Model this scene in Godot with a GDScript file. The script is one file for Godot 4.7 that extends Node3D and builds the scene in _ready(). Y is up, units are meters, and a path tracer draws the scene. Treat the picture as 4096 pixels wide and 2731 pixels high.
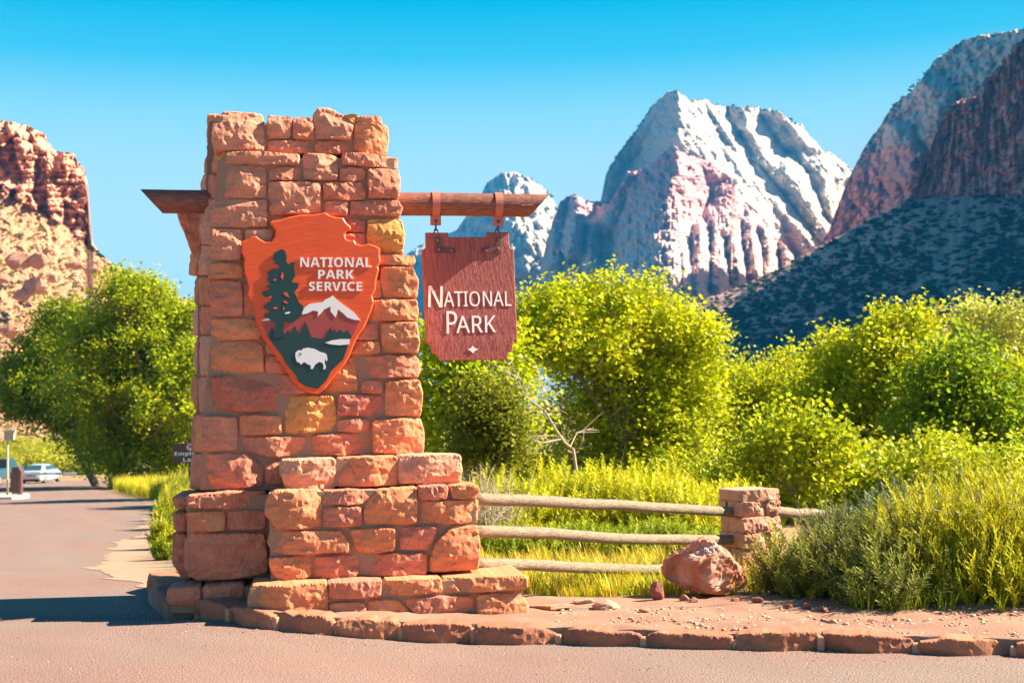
extends Node3D
# The photograph is 4096 x 2731; F is its focal length in pixels. A pixel gives a direction; distances come from the ground or the wall it lies on.
const F := 5224.5
const EYE := Vector3(0, 1.75, 0)
const ZOOM := {0: [0.0, 0.0, 1.7415], 1: [650.0, 400.0, 0.46769], 2: [650.0, 1050.0, 0.46769], 3: [550.0, 1750.0, 0.70153], 4: [1550.0, 700.0, 0.5102], 5: [1850.0, 1850.0, 0.55272], 6: [2950.0, 1850.0, 0.56176]}
var CB: Basis
var taken := {}
var M := {}
var nz := FastNoiseLite.new()
var nzr := FastNoiseLite.new()
var nzc := FastNoiseLite.new()
var FN: Vector3      # the way the pillar's front faces
var FX: Vector3      # along the pillar's front, to the right
var G0: Vector3      # foot of the base's right front corner

func ray(u: float, v: float) -> Vector3:
	return CB * Vector3((u - 2048.0) / F, -(v - 1365.5) / F, -1)
func at(u: float, v: float, d: float) -> Vector3:
	return EYE + ray(u, v) * d
func vat(x: float, y: float, d: float) -> Vector3:
	return at(x * 1.7415, y * 1.7415, d)
func on_y(u: float, v: float, y: float) -> Vector3:
	var r := ray(u, v)
	return EYE + r * ((y - EYE.y) / r.y)
func on_plane(u: float, v: float, p: Vector3, n: Vector3) -> Vector3:
	var r := ray(u, v)
	return EYE + r * ((p - EYE).dot(n) / r.dot(n))
func px(k: int, x: float, y: float) -> Vector2:
	var z: Array = ZOOM[k]
	return Vector2(z[0] + x * z[2], z[1] + y * z[2])
func flat_to(k: int, xy: Array, p: Vector3, n: Vector3) -> Array:
	var out := []
	for i in range(0, xy.size(), 2):
		var q := px(k, xy[i], xy[i + 1])
		out.append(on_plane(q.x, q.y, p, n))
	return out
func rnd(sd: int) -> RandomNumberGenerator:
	var r := RandomNumberGenerator.new()
	r.seed = sd * 7919 + 13
	return r
func lin(r: float, g: float, b: float) -> Color:      # a base colour in linear values, for albedo_color
	return Color(r, g, b).linear_to_srgb()
func poly_y(pl: Array, x: float) -> float:
	if x <= pl[0][0]: return pl[0][1]
	for i in range(1, pl.size()):
		if x <= pl[i][0]:
			var t: float = (x - pl[i - 1][0]) / (pl[i][0] - pl[i - 1][0])
			return lerpf(pl[i - 1][1], pl[i][1], t)
	return pl[-1][1]

# ---- the lie of the land
func gy(x: float, z: float) -> float:
	var d := -z
	var y := -0.1
	if d > 12.0:
		y -= 0.038 * (minf(d, 115.0) - 12.0)
	if d > 115.0:
		y += 0.012 * (minf(d, 400.0) - 115.0)
	y += 0.13 * smoothstep(-0.2, -2.4, x) * smoothstep(2.0, 8.0, d) * (1.0 - smoothstep(13.0, 20.0, d))
	return y

# ---- objects
func numbered(called: String) -> String:
	taken[called] = taken.get(called, -1) + 1
	return called if taken[called] == 0 else "%s_%03d" % [called, taken[called]]
func tag(o: Node3D, label: String, category: String, group := "", kind := "") -> Node3D:
	if label: o.set_meta("label", label)
	if category: o.set_meta("category", category)
	if group: o.set_meta("group", group)
	if kind: o.set_meta("kind", kind)
	return o
func thing(called: String, where: Vector3, label: String, category: String, group := "") -> Node3D:
	var o := Node3D.new()
	o.name = numbered(called)
	add_child(o)
	o.position = where
	return tag(o, label, category, group)
func part(called: String, mesh: Mesh, mat: Material, parent: Node3D = self) -> MeshInstance3D:
	var o := MeshInstance3D.new()
	o.name = numbered(called) if parent == self else called
	o.mesh = mesh
	o.material_override = mat
	parent.add_child(o, true)
	return o
func many(called: String, mesh: Mesh, mat: Material, tr: Array, cols: Array, parent: Node3D = self) -> MultiMeshInstance3D:
	var mm := MultiMesh.new()
	mm.transform_format = MultiMesh.TRANSFORM_3D
	mm.use_colors = true
	mm.mesh = mesh
	mm.instance_count = tr.size()
	for i in tr.size():
		mm.set_instance_transform(i, tr[i])
		mm.set_instance_color(i, cols[i])
	var o := MultiMeshInstance3D.new()
	o.name = numbered(called) if parent == self else called
	o.multimesh = mm
	o.material_override = mat
	parent.add_child(o, true)
	return o

# ---- shapes
func newst() -> SurfaceTool:
	var st := SurfaceTool.new()
	st.begin(Mesh.PRIMITIVE_TRIANGLES)
	st.set_smooth_group(-1)
	return st
func tri(st: SurfaceTool, a: Vector3, b: Vector3, c: Vector3, out: Vector3) -> void:
	if (c - a).cross(b - a).dot(out) < 0:
		var t := b; b = c; c = t
	st.add_vertex(a); st.add_vertex(b); st.add_vertex(c)
func quad(st: SurfaceTool, a: Vector3, b: Vector3, c: Vector3, d: Vector3, out: Vector3) -> void:
	tri(st, a, b, c, out); tri(st, a, c, d, out)
func done(st: SurfaceTool) -> ArrayMesh:
	st.generate_normals()
	return st.commit()
func grid_mesh(P: PackedVector3Array, C: PackedColorArray, nu: int, nv: int, up: Vector3) -> ArrayMesh:   # (nu+1) x (nv+1) points, smooth
	var N := PackedVector3Array()
	N.resize(P.size())
	for j in nv + 1:
		for i in nu + 1:
			var a := P[j * (nu + 1) + mini(i + 1, nu)] - P[j * (nu + 1) + maxi(i - 1, 0)]
			var b := P[mini(j + 1, nv) * (nu + 1) + i] - P[maxi(j - 1, 0) * (nu + 1) + i]
			var n := a.cross(b).normalized()
			N[j * (nu + 1) + i] = n
	var flip := 1.0
	var s := 0.0
	for n in N: s += n.dot(up)
	if s < 0:
		flip = -1.0
		for i in N.size(): N[i] = -N[i]
	var I := PackedInt32Array()
	for j in nv:
		for i in nu:
			var q := j * (nu + 1) + i
			if flip > 0:
				I.append_array([q, q + nu + 1, q + 1, q + 1, q + nu + 1, q + nu + 2])
			else:
				I.append_array([q, q + 1, q + nu + 1, q + 1, q + nu + 2, q + nu + 1])
	var arr := []
	arr.resize(Mesh.ARRAY_MAX)
	arr[Mesh.ARRAY_VERTEX] = P
	arr[Mesh.ARRAY_NORMAL] = N
	if C.size(): arr[Mesh.ARRAY_COLOR] = C
	arr[Mesh.ARRAY_INDEX] = I
	var m := ArrayMesh.new()
	m.add_surface_from_arrays(Mesh.PRIMITIVE_TRIANGLES, arr)
	return m
func add_box(st: SurfaceTool, c: Vector3, s: Vector3, b := Basis(), bev := 0.0) -> void:   # bev: chamfer along the edges
	var h := s / 2
	var k := minf(bev, minf(h.x, minf(h.y, h.z)) * 0.9)
	for ax in 3:
		var i := (ax + 1) % 3
		var j := (ax + 2) % 3
		for sg in [-1.0, 1.0]:
			var q := []
			for t in [[-1, -1], [1, -1], [1, 1], [-1, 1]]:
				var v := Vector3()
				v[ax] = sg * h[ax]; v[i] = t[0] * (h[i] - k); v[j] = t[1] * (h[j] - k)
				q.append(c + b * v)
			var o := Vector3()
			o[ax] = sg
			quad(st, q[0], q[1], q[2], q[3], b * o)
		if k > 0:
			for sg in [-1.0, 1.0]:
				for sh in [-1.0, 1.0]:
					var q := []
					for t in [[-1, 0], [1, 0], [1, 1], [-1, 1]]:
						var v := Vector3()
						v[ax] = t[0] * (h[ax] - k)
						v[i] = sg * (h[i] - (k if t[1] == 0 else 0.0))
						v[j] = sh * (h[j] - (0.0 if t[1] == 0 else k))
						q.append(c + b * v)
					var o := Vector3()
					o[i] = sg; o[j] = sh
					quad(st, q[0], q[1], q[2], q[3], b * o)
	if k > 0:
		for sx in [-1.0, 1.0]:
			for sy in [-1.0, 1.0]:
				for sz in [-1.0, 1.0]:
					var o := Vector3(sx, sy, sz)
					tri(st, c + b * (o * (h - Vector3(0, k, k))), c + b * (o * (h - Vector3(k, 0, k))), c + b * (o * (h - Vector3(k, k, 0))), b * o)
func add_tube(st: SurfaceTool, pts: Array, rad: Array, sides := 8, rough := 0.0, sd := 0, caps := true) -> void:
	var rings := []
	var side := Vector3.ZERO
	for i in pts.size():
		var dir: Vector3 = (pts[mini(i + 1, pts.size() - 1)] - pts[maxi(i - 1, 0)]).normalized()
		if side == Vector3.ZERO:
			side = dir.cross(Vector3.UP if absf(dir.y) < 0.9 else Vector3.RIGHT).normalized()
		side = (side - dir * side.dot(dir)).normalized()
		var up := dir.cross(side)
		var ring := []
		for k in sides:
			var a := TAU * k / sides
			var r: float = rad[i]
			if rough > 0: r *= 1.0 + rough * nz.get_noise_3d(k * 31.0 + sd * 77.0, i * 9.0, sd * 13.0)
			ring.append(pts[i] + (side * cos(a) + up * sin(a)) * r)
		rings.append(ring)
	for i in pts.size() - 1:
		for k in sides:
			var k2 := (k + 1) % sides
			quad(st, rings[i][k], rings[i][k2], rings[i + 1][k2], rings[i + 1][k], (rings[i][k] + rings[i][k2]) * 0.5 - pts[i])
	if caps:
		for e in [0, pts.size() - 1]:
			var o: Vector3 = pts[0] - pts[1] if e == 0 else pts[-1] - pts[-2]
			for k in sides:
				tri(st, pts[e], rings[e][k], rings[e][(k + 1) % sides], o)
func add_prism(st: SurfaceTool, pts: Array, n: Vector3, front: float, back: float, bev := 0.0, o := Vector3.ZERO) -> void:   # an outline in a plane, thick along n
	var ex := n.cross(Vector3.UP).normalized() if absf(n.y) < 0.9 else Vector3.RIGHT
	var ey := ex.cross(n).normalized()
	var p2 := PackedVector2Array()
	for p in pts: p2.append(Vector2((p - pts[0]).dot(ex), (p - pts[0]).dot(ey)))
	if Geometry2D.is_polygon_clockwise(p2): p2.reverse()
	var inner := p2
	if bev > 0:
		var off := Geometry2D.offset_polygon(p2, -bev, Geometry2D.JOIN_MITER)
		if off.size() == 1: inner = off[0]
	var P := func(q: Vector2, h: float) -> Vector3: return pts[0] + ex * q.x + ey * q.y + n * h - o
	for f in [[inner, front, n], [p2, back, -n]]:
		var ix := Geometry2D.triangulate_polygon(f[0])
		for i in range(0, ix.size(), 3):
			tri(st, P.call(f[0][ix[i]], f[1]), P.call(f[0][ix[i + 1]], f[1]), P.call(f[0][ix[i + 2]], f[1]), f[2])
	for i in p2.size():
		var a := p2[i]
		var b := p2[(i + 1) % p2.size()]
		var w := (b - a).orthogonal()      # outward for a counterclockwise outline is -w or w: checked against the centre by sign of the turn
		var out := -(ex * w.x + ey * w.y)
		quad(st, P.call(a, back), P.call(b, back), P.call(b, front - bev), P.call(a, front - bev), out)
	if bev > 0 and inner.size() == p2.size():
		var k0 := 0
		var best := INF
		for k in inner.size():
			if inner[k].distance_to(p2[0]) < best:
				best = inner[k].distance_to(p2[0]); k0 = k
		for i in p2.size():
			var i2 := (i + 1) % p2.size()
			quad(st, P.call(p2[i], front - bev), P.call(p2[i2], front - bev), P.call(inner[(k0 + i2) % p2.size()], front), P.call(inner[(k0 + i) % p2.size()], front), n)
	elif bev > 0:      # the inset lost corners: close it with a strip to the nearest inset corner
		for i in p2.size():
			var i2 := (i + 1) % p2.size()
			var na := inner[0]; var nb := inner[0]
			for q in inner:
				if q.distance_squared_to(p2[i]) < na.distance_squared_to(p2[i]): na = q
				if q.distance_squared_to(p2[i2]) < nb.distance_squared_to(p2[i2]): nb = q
			quad(st, P.call(p2[i], front - bev), P.call(p2[i2], front - bev), P.call(nb, front), P.call(na, front), n)
func prism(pts: Array, n: Vector3, front: float, back: float, bev := 0.0, o := Vector3.ZERO) -> ArrayMesh:
	var st := newst()
	add_prism(st, pts, n, front, back, bev, o)
	return done(st)

# A rock-faced building stone: its outline lies in the wall's plane; the face bulges, is chipped into facets and is rough.
func stone_mesh(pts: Array, nn: Vector3, depth: float, bulge: float, sd: int, tint: Color, o: Vector3, fine := 0.026) -> ArrayMesh:
	var n := nn.normalized()
	var g := rnd(sd)
	var poly := []
	var np := pts.size()
	for i in np:
		var p: Vector3 = pts[i]
		var a: Vector3 = pts[(i + np - 1) % np]
		var b: Vector3 = pts[(i + 1) % np]
		var cut: float = minf(0.022, minf(p.distance_to(a), p.distance_to(b)) * 0.16) * g.randf_range(0.4, 1.2)
		var qa := p + (a - p).normalized() * cut
		var qb := p + (b - p).normalized() * cut
		poly.append(qa); poly.append(p * 0.5 + (qa + qb) * 0.25); poly.append(qb)
	var per := 0.0
	for i in poly.size(): per += poly[i].distance_to(poly[(i + 1) % poly.size()])
	var m := clampi(int(per / fine), 22, 84)
	var ring := []
	var seg := 0
	var gone := 0.0
	for k in m:
		var want := per * k / m
		while gone + poly[seg].distance_to(poly[(seg + 1) % poly.size()]) < want:
			gone += poly[seg].distance_to(poly[(seg + 1) % poly.size()])
			seg += 1
		var t: float = (want - gone) / maxf(poly[seg].distance_to(poly[(seg + 1) % poly.size()]), 1e-5)
		ring.append(poly[seg].lerp(poly[(seg + 1) % poly.size()], t))
	var c := Vector3.ZERO
	for p in ring: c += p / m
	var ex := n.cross(Vector3.UP).normalized() if absf(n.y) < 0.9 else Vector3.RIGHT
	var ey := ex.cross(n).normalized()
	var size := per / 8.0
	for k in m:      # an uneven outline
		ring[k] += (ring[k] - c).normalized() * nz.get_noise_3dv(ring[k] * 60.0 + Vector3(sd, 0, 0)) * 0.008 + (ring[k] - c).normalized() * 0.009
	var facets := []
	for k in 6:
		var a := g.randf() * TAU
		facets.append([(ex * cos(a) + ey * sin(a)), g.randf_range(0.1, 0.75), g.randf_range(0.55, 1.25)])
	var flat := PackedVector2Array()
	var edge := PackedVector2Array()
	for p in ring: edge.append(Vector2((p - c).dot(ex), (p - c).dot(ey)))
	for r in [1.0, 0.955, 0.885]:
		for k in m: flat.append(edge[k] * r)
	var lo := Vector2(INF, INF)
	var hi := -lo
	var inset := PackedVector2Array()
	for q in edge:
		lo = lo.min(q); hi = hi.max(q)
		inset.append(q * 0.85)
	var cell := per / m * 1.05
	var gx := int((hi.x - lo.x) / cell)
	var gyy := int((hi.y - lo.y) / cell)
	for i in gx + 1:
		for j in gyy + 1:
			var q := lo + Vector2(i + 0.5 * (j % 2) + g.randf_range(-0.28, 0.28), j + g.randf_range(-0.28, 0.28)) * cell
			if Geometry2D.is_point_in_polygon(q, inset): flat.append(q)
	var P := PackedVector3Array()
	var C := PackedColorArray()
	for i in flat.size():
		var q := flat[i]
		var w := c + ex * q.x + ey * q.y
		var de := INF
		for e in edge: de = minf(de, e.distance_squared_to(q))
		de = sqrt(de)
		var h: float = bulge * (0.35 + 0.65 * smoothstep(0.0, 0.034, de))
		for f in facets:
			h = minf(h, bulge * f[2] - f[1] * maxf(0.0, (w - c).dot(f[0]) - size * 0.25 * f[2]) * 0.6)
		h += nz.get_noise_3dv(w * 26.0 + Vector3(sd * 3.1, 0, 0)) * 0.009 + absf(nzr.get_noise_3dv(w * 45.0)) * 0.009 - 0.003
		h += (nzc.get_noise_3dv(Vector3(w.x * 9.0, w.y * 20.0, w.z * 9.0) + Vector3(0, sd, 0)) + 0.5) * 0.009
		if i < m: h = minf(h, 0.004) - 0.012
		P.append(w + n * h - o)
		var band := nz.get_noise_3d(w.x * 4.0 + sd, w.y * 55.0 + w.x * 6.0, w.z * 4.0)
		var blot := nz.get_noise_3dv(w * 9.0 + Vector3(sd * 5.0, 7, 3))
		var cc := tint * (1.0 + 0.22 * band + 0.16 * blot)
		cc = cc.lerp(Color(0.84, 0.44, 0.28), clampf(blot * 0.8 - 0.25, 0, 0.4))
		cc.a = 1.0
		C.append(cc)
	var st := newst()
	var ix := Geometry2D.triangulate_delaunay(flat)
	for i in range(0, ix.size(), 3):
		var mid := (flat[ix[i]] + flat[ix[i + 1]] + flat[ix[i + 2]]) / 3.0
		if not Geometry2D.is_point_in_polygon(mid, edge): continue
		_tc(st, P[ix[i]], P[ix[i + 1]], P[ix[i + 2]], C[ix[i]], C[ix[i + 1]], C[ix[i + 2]], n)
	for k in m:
		var k2 := (k + 1) % m
		var a0 := P[k] - n * depth * 0.5
		var b0 := P[k2] - n * depth * 0.5
		var a1 := P[k] - n * depth - (P[k] - (c - o)) * 0.03
		var b1 := P[k2] - n * depth - (P[k2] - (c - o)) * 0.03
		for q in [[P[k], P[k2], b0, a0], [a0, b0, b1, a1]]:
			_tc(st, q[0], q[1], q[2], C[k], C[k2], C[k2], ring[k] - c)
			_tc(st, q[0], q[2], q[3], C[k], C[k2], C[k], ring[k] - c)
	return done(st)
func _tc(st: SurfaceTool, a: Vector3, b: Vector3, c: Vector3, ca: Color, cb: Color, cc: Color, out: Vector3) -> void:
	if (c - a).cross(b - a).dot(out) < 0:
		var t := b; b = c; c = t
		var tc := cb; cb = cc; cc = tc
	st.set_color(ca); st.add_vertex(a)
	st.set_color(cb); st.add_vertex(b)
	st.set_color(cc); st.add_vertex(c)

# A loose rock: a ball cut by random planes and roughened; c is its foot.
func rock_mesh(size: Vector3, sd: int, tint: Color, tint2: Color, rings := 18, cuts := 11) -> ArrayMesh:
	var g := rnd(sd)
	var pl := []
	for k in cuts:
		var v := Vector3(g.randfn(), g.randfn() * 0.9, g.randfn()).normalized()
		pl.append([v, g.randf_range(0.5, 0.9)])
	var sp := SphereMesh.new()
	sp.radial_segments = rings * 2; sp.rings = rings; sp.radius = 1.0; sp.height = 2.0
	var arr := sp.get_mesh_arrays()
	var V: PackedVector3Array = arr[Mesh.ARRAY_VERTEX]
	var I: PackedInt32Array = arr[Mesh.ARRAY_INDEX]
	var C := []
	for i in V.size():
		var d := V[i].normalized()
		var r := 1.0
		for p in pl:
			var q: float = d.dot(p[0])
			if q > 0.05: r = minf(r, p[1] / q)
		r += nz.get_noise_3dv(d * 5.0 + Vector3(sd * 9, 0, 0)) * 0.08 + absf(nzr.get_noise_3dv(d * 12.0 + Vector3(sd, 0, 0))) * 0.06
		V[i] = d * r * size * 0.5
		var b := nz.get_noise_3dv(d * 4.0 + Vector3(0, sd * 4.0, 0)) * 1.6
		var cc := tint.lerp(tint2, clampf(b, 0, 1)) * (1.0 + 0.2 * nz.get_noise_3dv(d * 22.0))
		cc.a = 1
		C.append(cc)
	var st := newst()
	for i in range(0, I.size(), 3):
		_tc(st, V[I[i]], V[I[i + 1]], V[I[i + 2]], C[I[i]], C[I[i + 1]], C[I[i + 2]], V[I[i]] + V[I[i + 1]] + V[I[i + 2]])
	return done(st)

# ---- materials
func tex(freq: float, a: Color, b: Color, sd: int, normal := 0.0, size := 512, stretch := Vector2.ONE, kind := FastNoiseLite.TYPE_SIMPLEX_SMOOTH) -> NoiseTexture2D:
	var n := FastNoiseLite.new()
	n.seed = sd
	n.noise_type = kind
	n.frequency = freq
	n.fractal_octaves = 5
	n.fractal_gain = 0.6
	var t := NoiseTexture2D.new()
	t.width = size; t.height = size
	t.seamless = true
	t.noise = n
	if normal > 0:
		t.as_normal_map = true
		t.bump_strength = normal
	else:
		var gr := Gradient.new()
		gr.set_color(0, a); gr.set_color(1, b)
		gr.set_offset(0, 0.2); gr.set_offset(1, 0.8)
		t.color_ramp = gr
	return t
func mat(col: Color, rough := 0.85, alb: Texture2D = null, nrm: Texture2D = null, scale := Vector3.ONE, vcol := false, nscale := 1.0) -> StandardMaterial3D:
	var m := StandardMaterial3D.new()
	m.albedo_color = col
	m.roughness = rough
	m.vertex_color_use_as_albedo = vcol
	if alb or nrm:
		m.albedo_texture = alb
		m.uv1_triplanar = true
		m.uv1_world_triplanar = true
		m.uv1_scale = scale
		if nrm:
			m.normal_enabled = true
			m.normal_texture = nrm
			m.normal_scale = nscale
	return m
func leaf_mat(gloss := 0.45, back := Color(0.5, 0.5, 0.5)) -> StandardMaterial3D:
	var m := StandardMaterial3D.new()
	m.vertex_color_use_as_albedo = true
	m.roughness = gloss
	m.metallic_specular = 0.3
	m.cull_mode = BaseMaterial3D.CULL_DISABLED
	m.backlight_enabled = true
	m.backlight = back
	return m

func _ready() -> void:
	CB = Basis(Vector3.RIGHT, deg_to_rad(2.79)) * Basis(Vector3.BACK, deg_to_rad(-1.15))
	var cam := Camera3D.new()
	cam.name = "camera"
	cam.transform = Transform3D(CB, EYE)
	cam.keep_aspect = Camera3D.KEEP_WIDTH
	cam.fov = rad_to_deg(2.0 * atan(2048.0 / F))
	cam.near = 0.1
	cam.far = 30000.0
	var lens := CameraAttributesPhysical.new()
	lens.frustum_focal_length = 50.0
	lens.exposure_aperture = 3.2
	lens.frustum_focus_distance = 11.2
	lens.frustum_near = 0.1
	lens.frustum_far = 30000.0
	cam.attributes = lens
	cam.keep_aspect = Camera3D.KEEP_WIDTH
	cam.fov = rad_to_deg(2.0 * atan(2048.0 / F))
	add_child(cam)
	cam.current = true
	var env := Environment.new()
	env.background_mode = Environment.BG_SKY
	var sky := Sky.new()
	sky.sky_material = make_sky()
	env.sky = sky
	env.tonemap_mode = Environment.TONE_MAPPER_LINEAR
	env.tonemap_exposure = 4.4
	env.sdfgi_enabled = true
	env.ssao_enabled = true
	env.ssil_enabled = true
	env.fog_enabled = true
	env.fog_density = 0.00009
	env.fog_light_color = Color(0.12, 0.64, 0.95)
	var we := WorldEnvironment.new()
	we.name = "world_environment"
	we.environment = env
	add_child(we)
	var az := deg_to_rad(-7.0)
	var el := deg_to_rad(38.0)
	var to_sun := Vector3(cos(az) * cos(el), sin(el), sin(az) * cos(el))
	var sun := DirectionalLight3D.new()
	sun.name = "sun"
	sun.light_energy = 1.5
	sun.light_color = Color(1.0, 0.93, 0.82)
	sun.light_angular_distance = 0.5
	sun.shadow_enabled = true
	add_child(sun)
	sun.look_at_from_position(to_sun * 100.0, Vector3.ZERO)

	nz.frequency = 0.5
	nz.fractal_octaves = 3
	nz.seed = 4
	nzr.frequency = 0.5
	nzr.fractal_octaves = 2
	nzr.seed = 9
	nzc.noise_type = FastNoiseLite.TYPE_CELLULAR
	nzc.cellular_return_type = FastNoiseLite.RETURN_CELL_VALUE
	nzc.frequency = 1.0
	nzc.fractal_type = FastNoiseLite.FRACTAL_NONE
	var phi := deg_to_rad(9.0)
	FN = Vector3(sin(phi), 0, cos(phi))
	FX = Vector3(cos(phi), 0, -sin(phi))
	G0 = on_y(2110, 2463, 0.0)
	make_materials()
	build_ground()
	print("ground ", Time.get_ticks_msec())
	build_mountains()
	print("mountains ", Time.get_ticks_msec())
	build_pillar()
	build_signs()
	build_fence()
	print("stonework ", Time.get_ticks_msec())
	build_rocks()
	build_roadside()
	print("roadside ", Time.get_ticks_msec())
	build_plants()
	print("plants ", Time.get_ticks_msec())

func make_sky() -> PanoramaSkyMaterial:      # clear air: colour changes with height above the horizon only
	var im := Image.create(16, 1024, false, Image.FORMAT_RGBF)
	var E := 4.4
	var table := [[-90.0, Color(0.4, 0.25, 0.17)], [-4.0, Color(0.55, 0.42, 0.34)], [0.0, Color(0.88, 1.0, 1.05)], [4.0, Color(0.8, 0.97, 1.04)], [8.0, Color(0.63, 0.91, 1.02)], [10.5, Color(0.5, 0.85, 0.98)], [12.5, Color(0.34, 0.78, 0.95)], [15.0, Color(0.06, 0.6, 0.88)], [17.3, Color(0.0, 0.5, 0.82)], [25.0, Color(0.0, 0.33, 0.64)], [45.0, Color(0.0, 0.16, 0.4)], [90.0, Color(0.0, 0.09, 0.27)]]
	for j in 1024:
		var e := 90.0 - 180.0 * (j + 0.5) / 1024.0
		var c: Color = table[0][1]
		for k in range(1, table.size()):
			if e >= table[k - 1][0] and e <= table[k][0]:
				c = table[k - 1][1].lerp(table[k][1], (e - table[k - 1][0]) / (table[k][0] - table[k - 1][0]))
		for i in 16:
			im.set_pixel(i, j, Color(c.r / E, c.g / E, c.b / E))
	var m := PanoramaSkyMaterial.new()
	m.panorama = ImageTexture.create_from_image(im)
	return m

func make_materials() -> void:
	var fine := tex(0.06, Color(0.72, 0.7, 0.68), Color(1, 1, 1), 3)
	var bump := tex(0.05, Color.BLACK, Color.WHITE, 5, 5.0)
	M.stone = mat(Color.WHITE, 0.9, fine, bump, Vector3(2.2, 3.2, 2.2), true, 0.35)
	M.kerbmortar = mat(lin(0.5, 0.25, 0.16), 0.95)
	M.mortar = mat(lin(0.56, 0.34, 0.23), 0.95, tex(0.09, Color(0.65, 0.62, 0.6), Color(1, 1, 1), 11), tex(0.09, Color.BLACK, Color.WHITE, 12, 6.0), Vector3(2, 2, 2))
	M.road = mat(Color.WHITE, 0.9, tex(0.13, Color(0.4, 0.35, 0.33), Color(1.0, 0.98, 0.96), 21), tex(0.2, Color.BLACK, Color.WHITE, 22, 4.0), Vector3(0.9, 0.9, 0.9), true, 0.5)
	M.dirt = mat(Color.WHITE, 0.95, tex(0.14, Color(0.6, 0.55, 0.5), Color(1, 1, 1), 23), tex(0.12, Color.BLACK, Color.WHITE, 24, 7.0), Vector3(1.3, 1.3, 1.3), true, 0.4)
	M.rock = mat(Color.WHITE, 0.92, tex(0.04, Color(0.75, 0.72, 0.7), Color(1, 1, 1), 25), null, Vector3(0.02, 0.02, 0.02), true)
	M.farland = mat(Color.WHITE, 0.95, null, null, Vector3.ONE, true)
	M.orange = mat(lin(0.95, 0.115, 0.02), 0.5, tex(0.02, Color(0.86, 0.82, 0.8), Color(1, 1, 1), 31), null, Vector3(0.5, 7, 0.5))
	M.edge = mat(lin(0.78, 0.2, 0.02), 0.5)
	M.white = mat(lin(0.9, 0.88, 0.86), 0.5)
	M.snow = mat(lin(0.85, 0.85, 0.85), 0.5)
	M.green = mat(lin(0.008, 0.045, 0.045), 0.5)
	M.maroon = mat(lin(0.38, 0.06, 0.05), 0.5)
	M.beam = mat(lin(0.36, 0.13, 0.085), 0.6, tex(0.03, Color(0.6, 0.55, 0.55), Color(1, 1, 1), 33), tex(0.04, Color.BLACK, Color.WHITE, 34, 6.0), Vector3(0.4, 5, 5), false, 0.5)
	M.strap = mat(lin(0.45, 0.15, 0.11), 0.5)
	M.iron = mat(lin(0.11, 0.045, 0.05), 0.55)
	M.rail = mat(lin(0.46, 0.36, 0.25), 0.85, tex(0.03, Color(0.45, 0.42, 0.4), Color(1, 1, 1), 35), tex(0.05, Color.BLACK, Color.WHITE, 36, 9.0), Vector3(0.5, 6, 6), false, 1.0)
	M.bark = mat(lin(0.3, 0.24, 0.19), 0.9, tex(0.03, Color(0.4, 0.38, 0.36), Color(1, 1, 1), 37), null, Vector3(3, 0.6, 3))
	M.limb = mat(lin(0.44, 0.35, 0.27), 0.9, tex(0.03, Color(0.45, 0.42, 0.4), Color(1, 1, 1), 38), null, Vector3(3, 0.6, 3))
	M.pale = mat(lin(0.46, 0.38, 0.29), 0.85)
	M.leaf = leaf_mat(0.4, Color(1, 1, 0.9))
	M.needle = leaf_mat(0.55, Color(0.85, 0.85, 0.75))
	M.brown = mat(lin(0.11, 0.05, 0.04), 0.6)
	M.concrete = mat(lin(0.55, 0.5, 0.45), 0.9)
	M.carpaint = mat(lin(0.5, 0.62, 0.66), 0.25)
	M.carpaint.metallic = 0.35
	M.truckpaint = mat(lin(0.015, 0.07, 0.11), 0.25)
	M.glass = mat(lin(0.03, 0.07, 0.09), 0.08)
	M.tyre = mat(lin(0.015, 0.015, 0.016), 0.8)
	M.rim = mat(lin(0.5, 0.5, 0.5), 0.35)
	M.rim.metallic = 0.8
	M.red = mat(lin(0.5, 0.02, 0.03), 0.35)
	M.black = mat(lin(0.02, 0.02, 0.022), 0.6)
	M.paleblue = mat(lin(0.35, 0.55, 0.66), 0.45)

func sheet(called: String, xs: Array, zs: Array, yf: Callable, cf: Callable, m: Material) -> MeshInstance3D:
	var P := PackedVector3Array()
	var C := PackedColorArray()
	for z in zs:
		for x in xs:
			P.append(Vector3(x, yf.call(x, z), z))
			C.append(cf.call(x, z))
	var o := part(called, grid_mesh(P, C, xs.size() - 1, zs.size() - 1, Vector3.UP), m)
	o.set_meta("kind", "structure")
	return o
func steps(a: float, b: float, n: int) -> Array:
	var r := []
	for i in n + 1: r.append(lerpf(a, b, float(i) / n))
	return r

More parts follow.
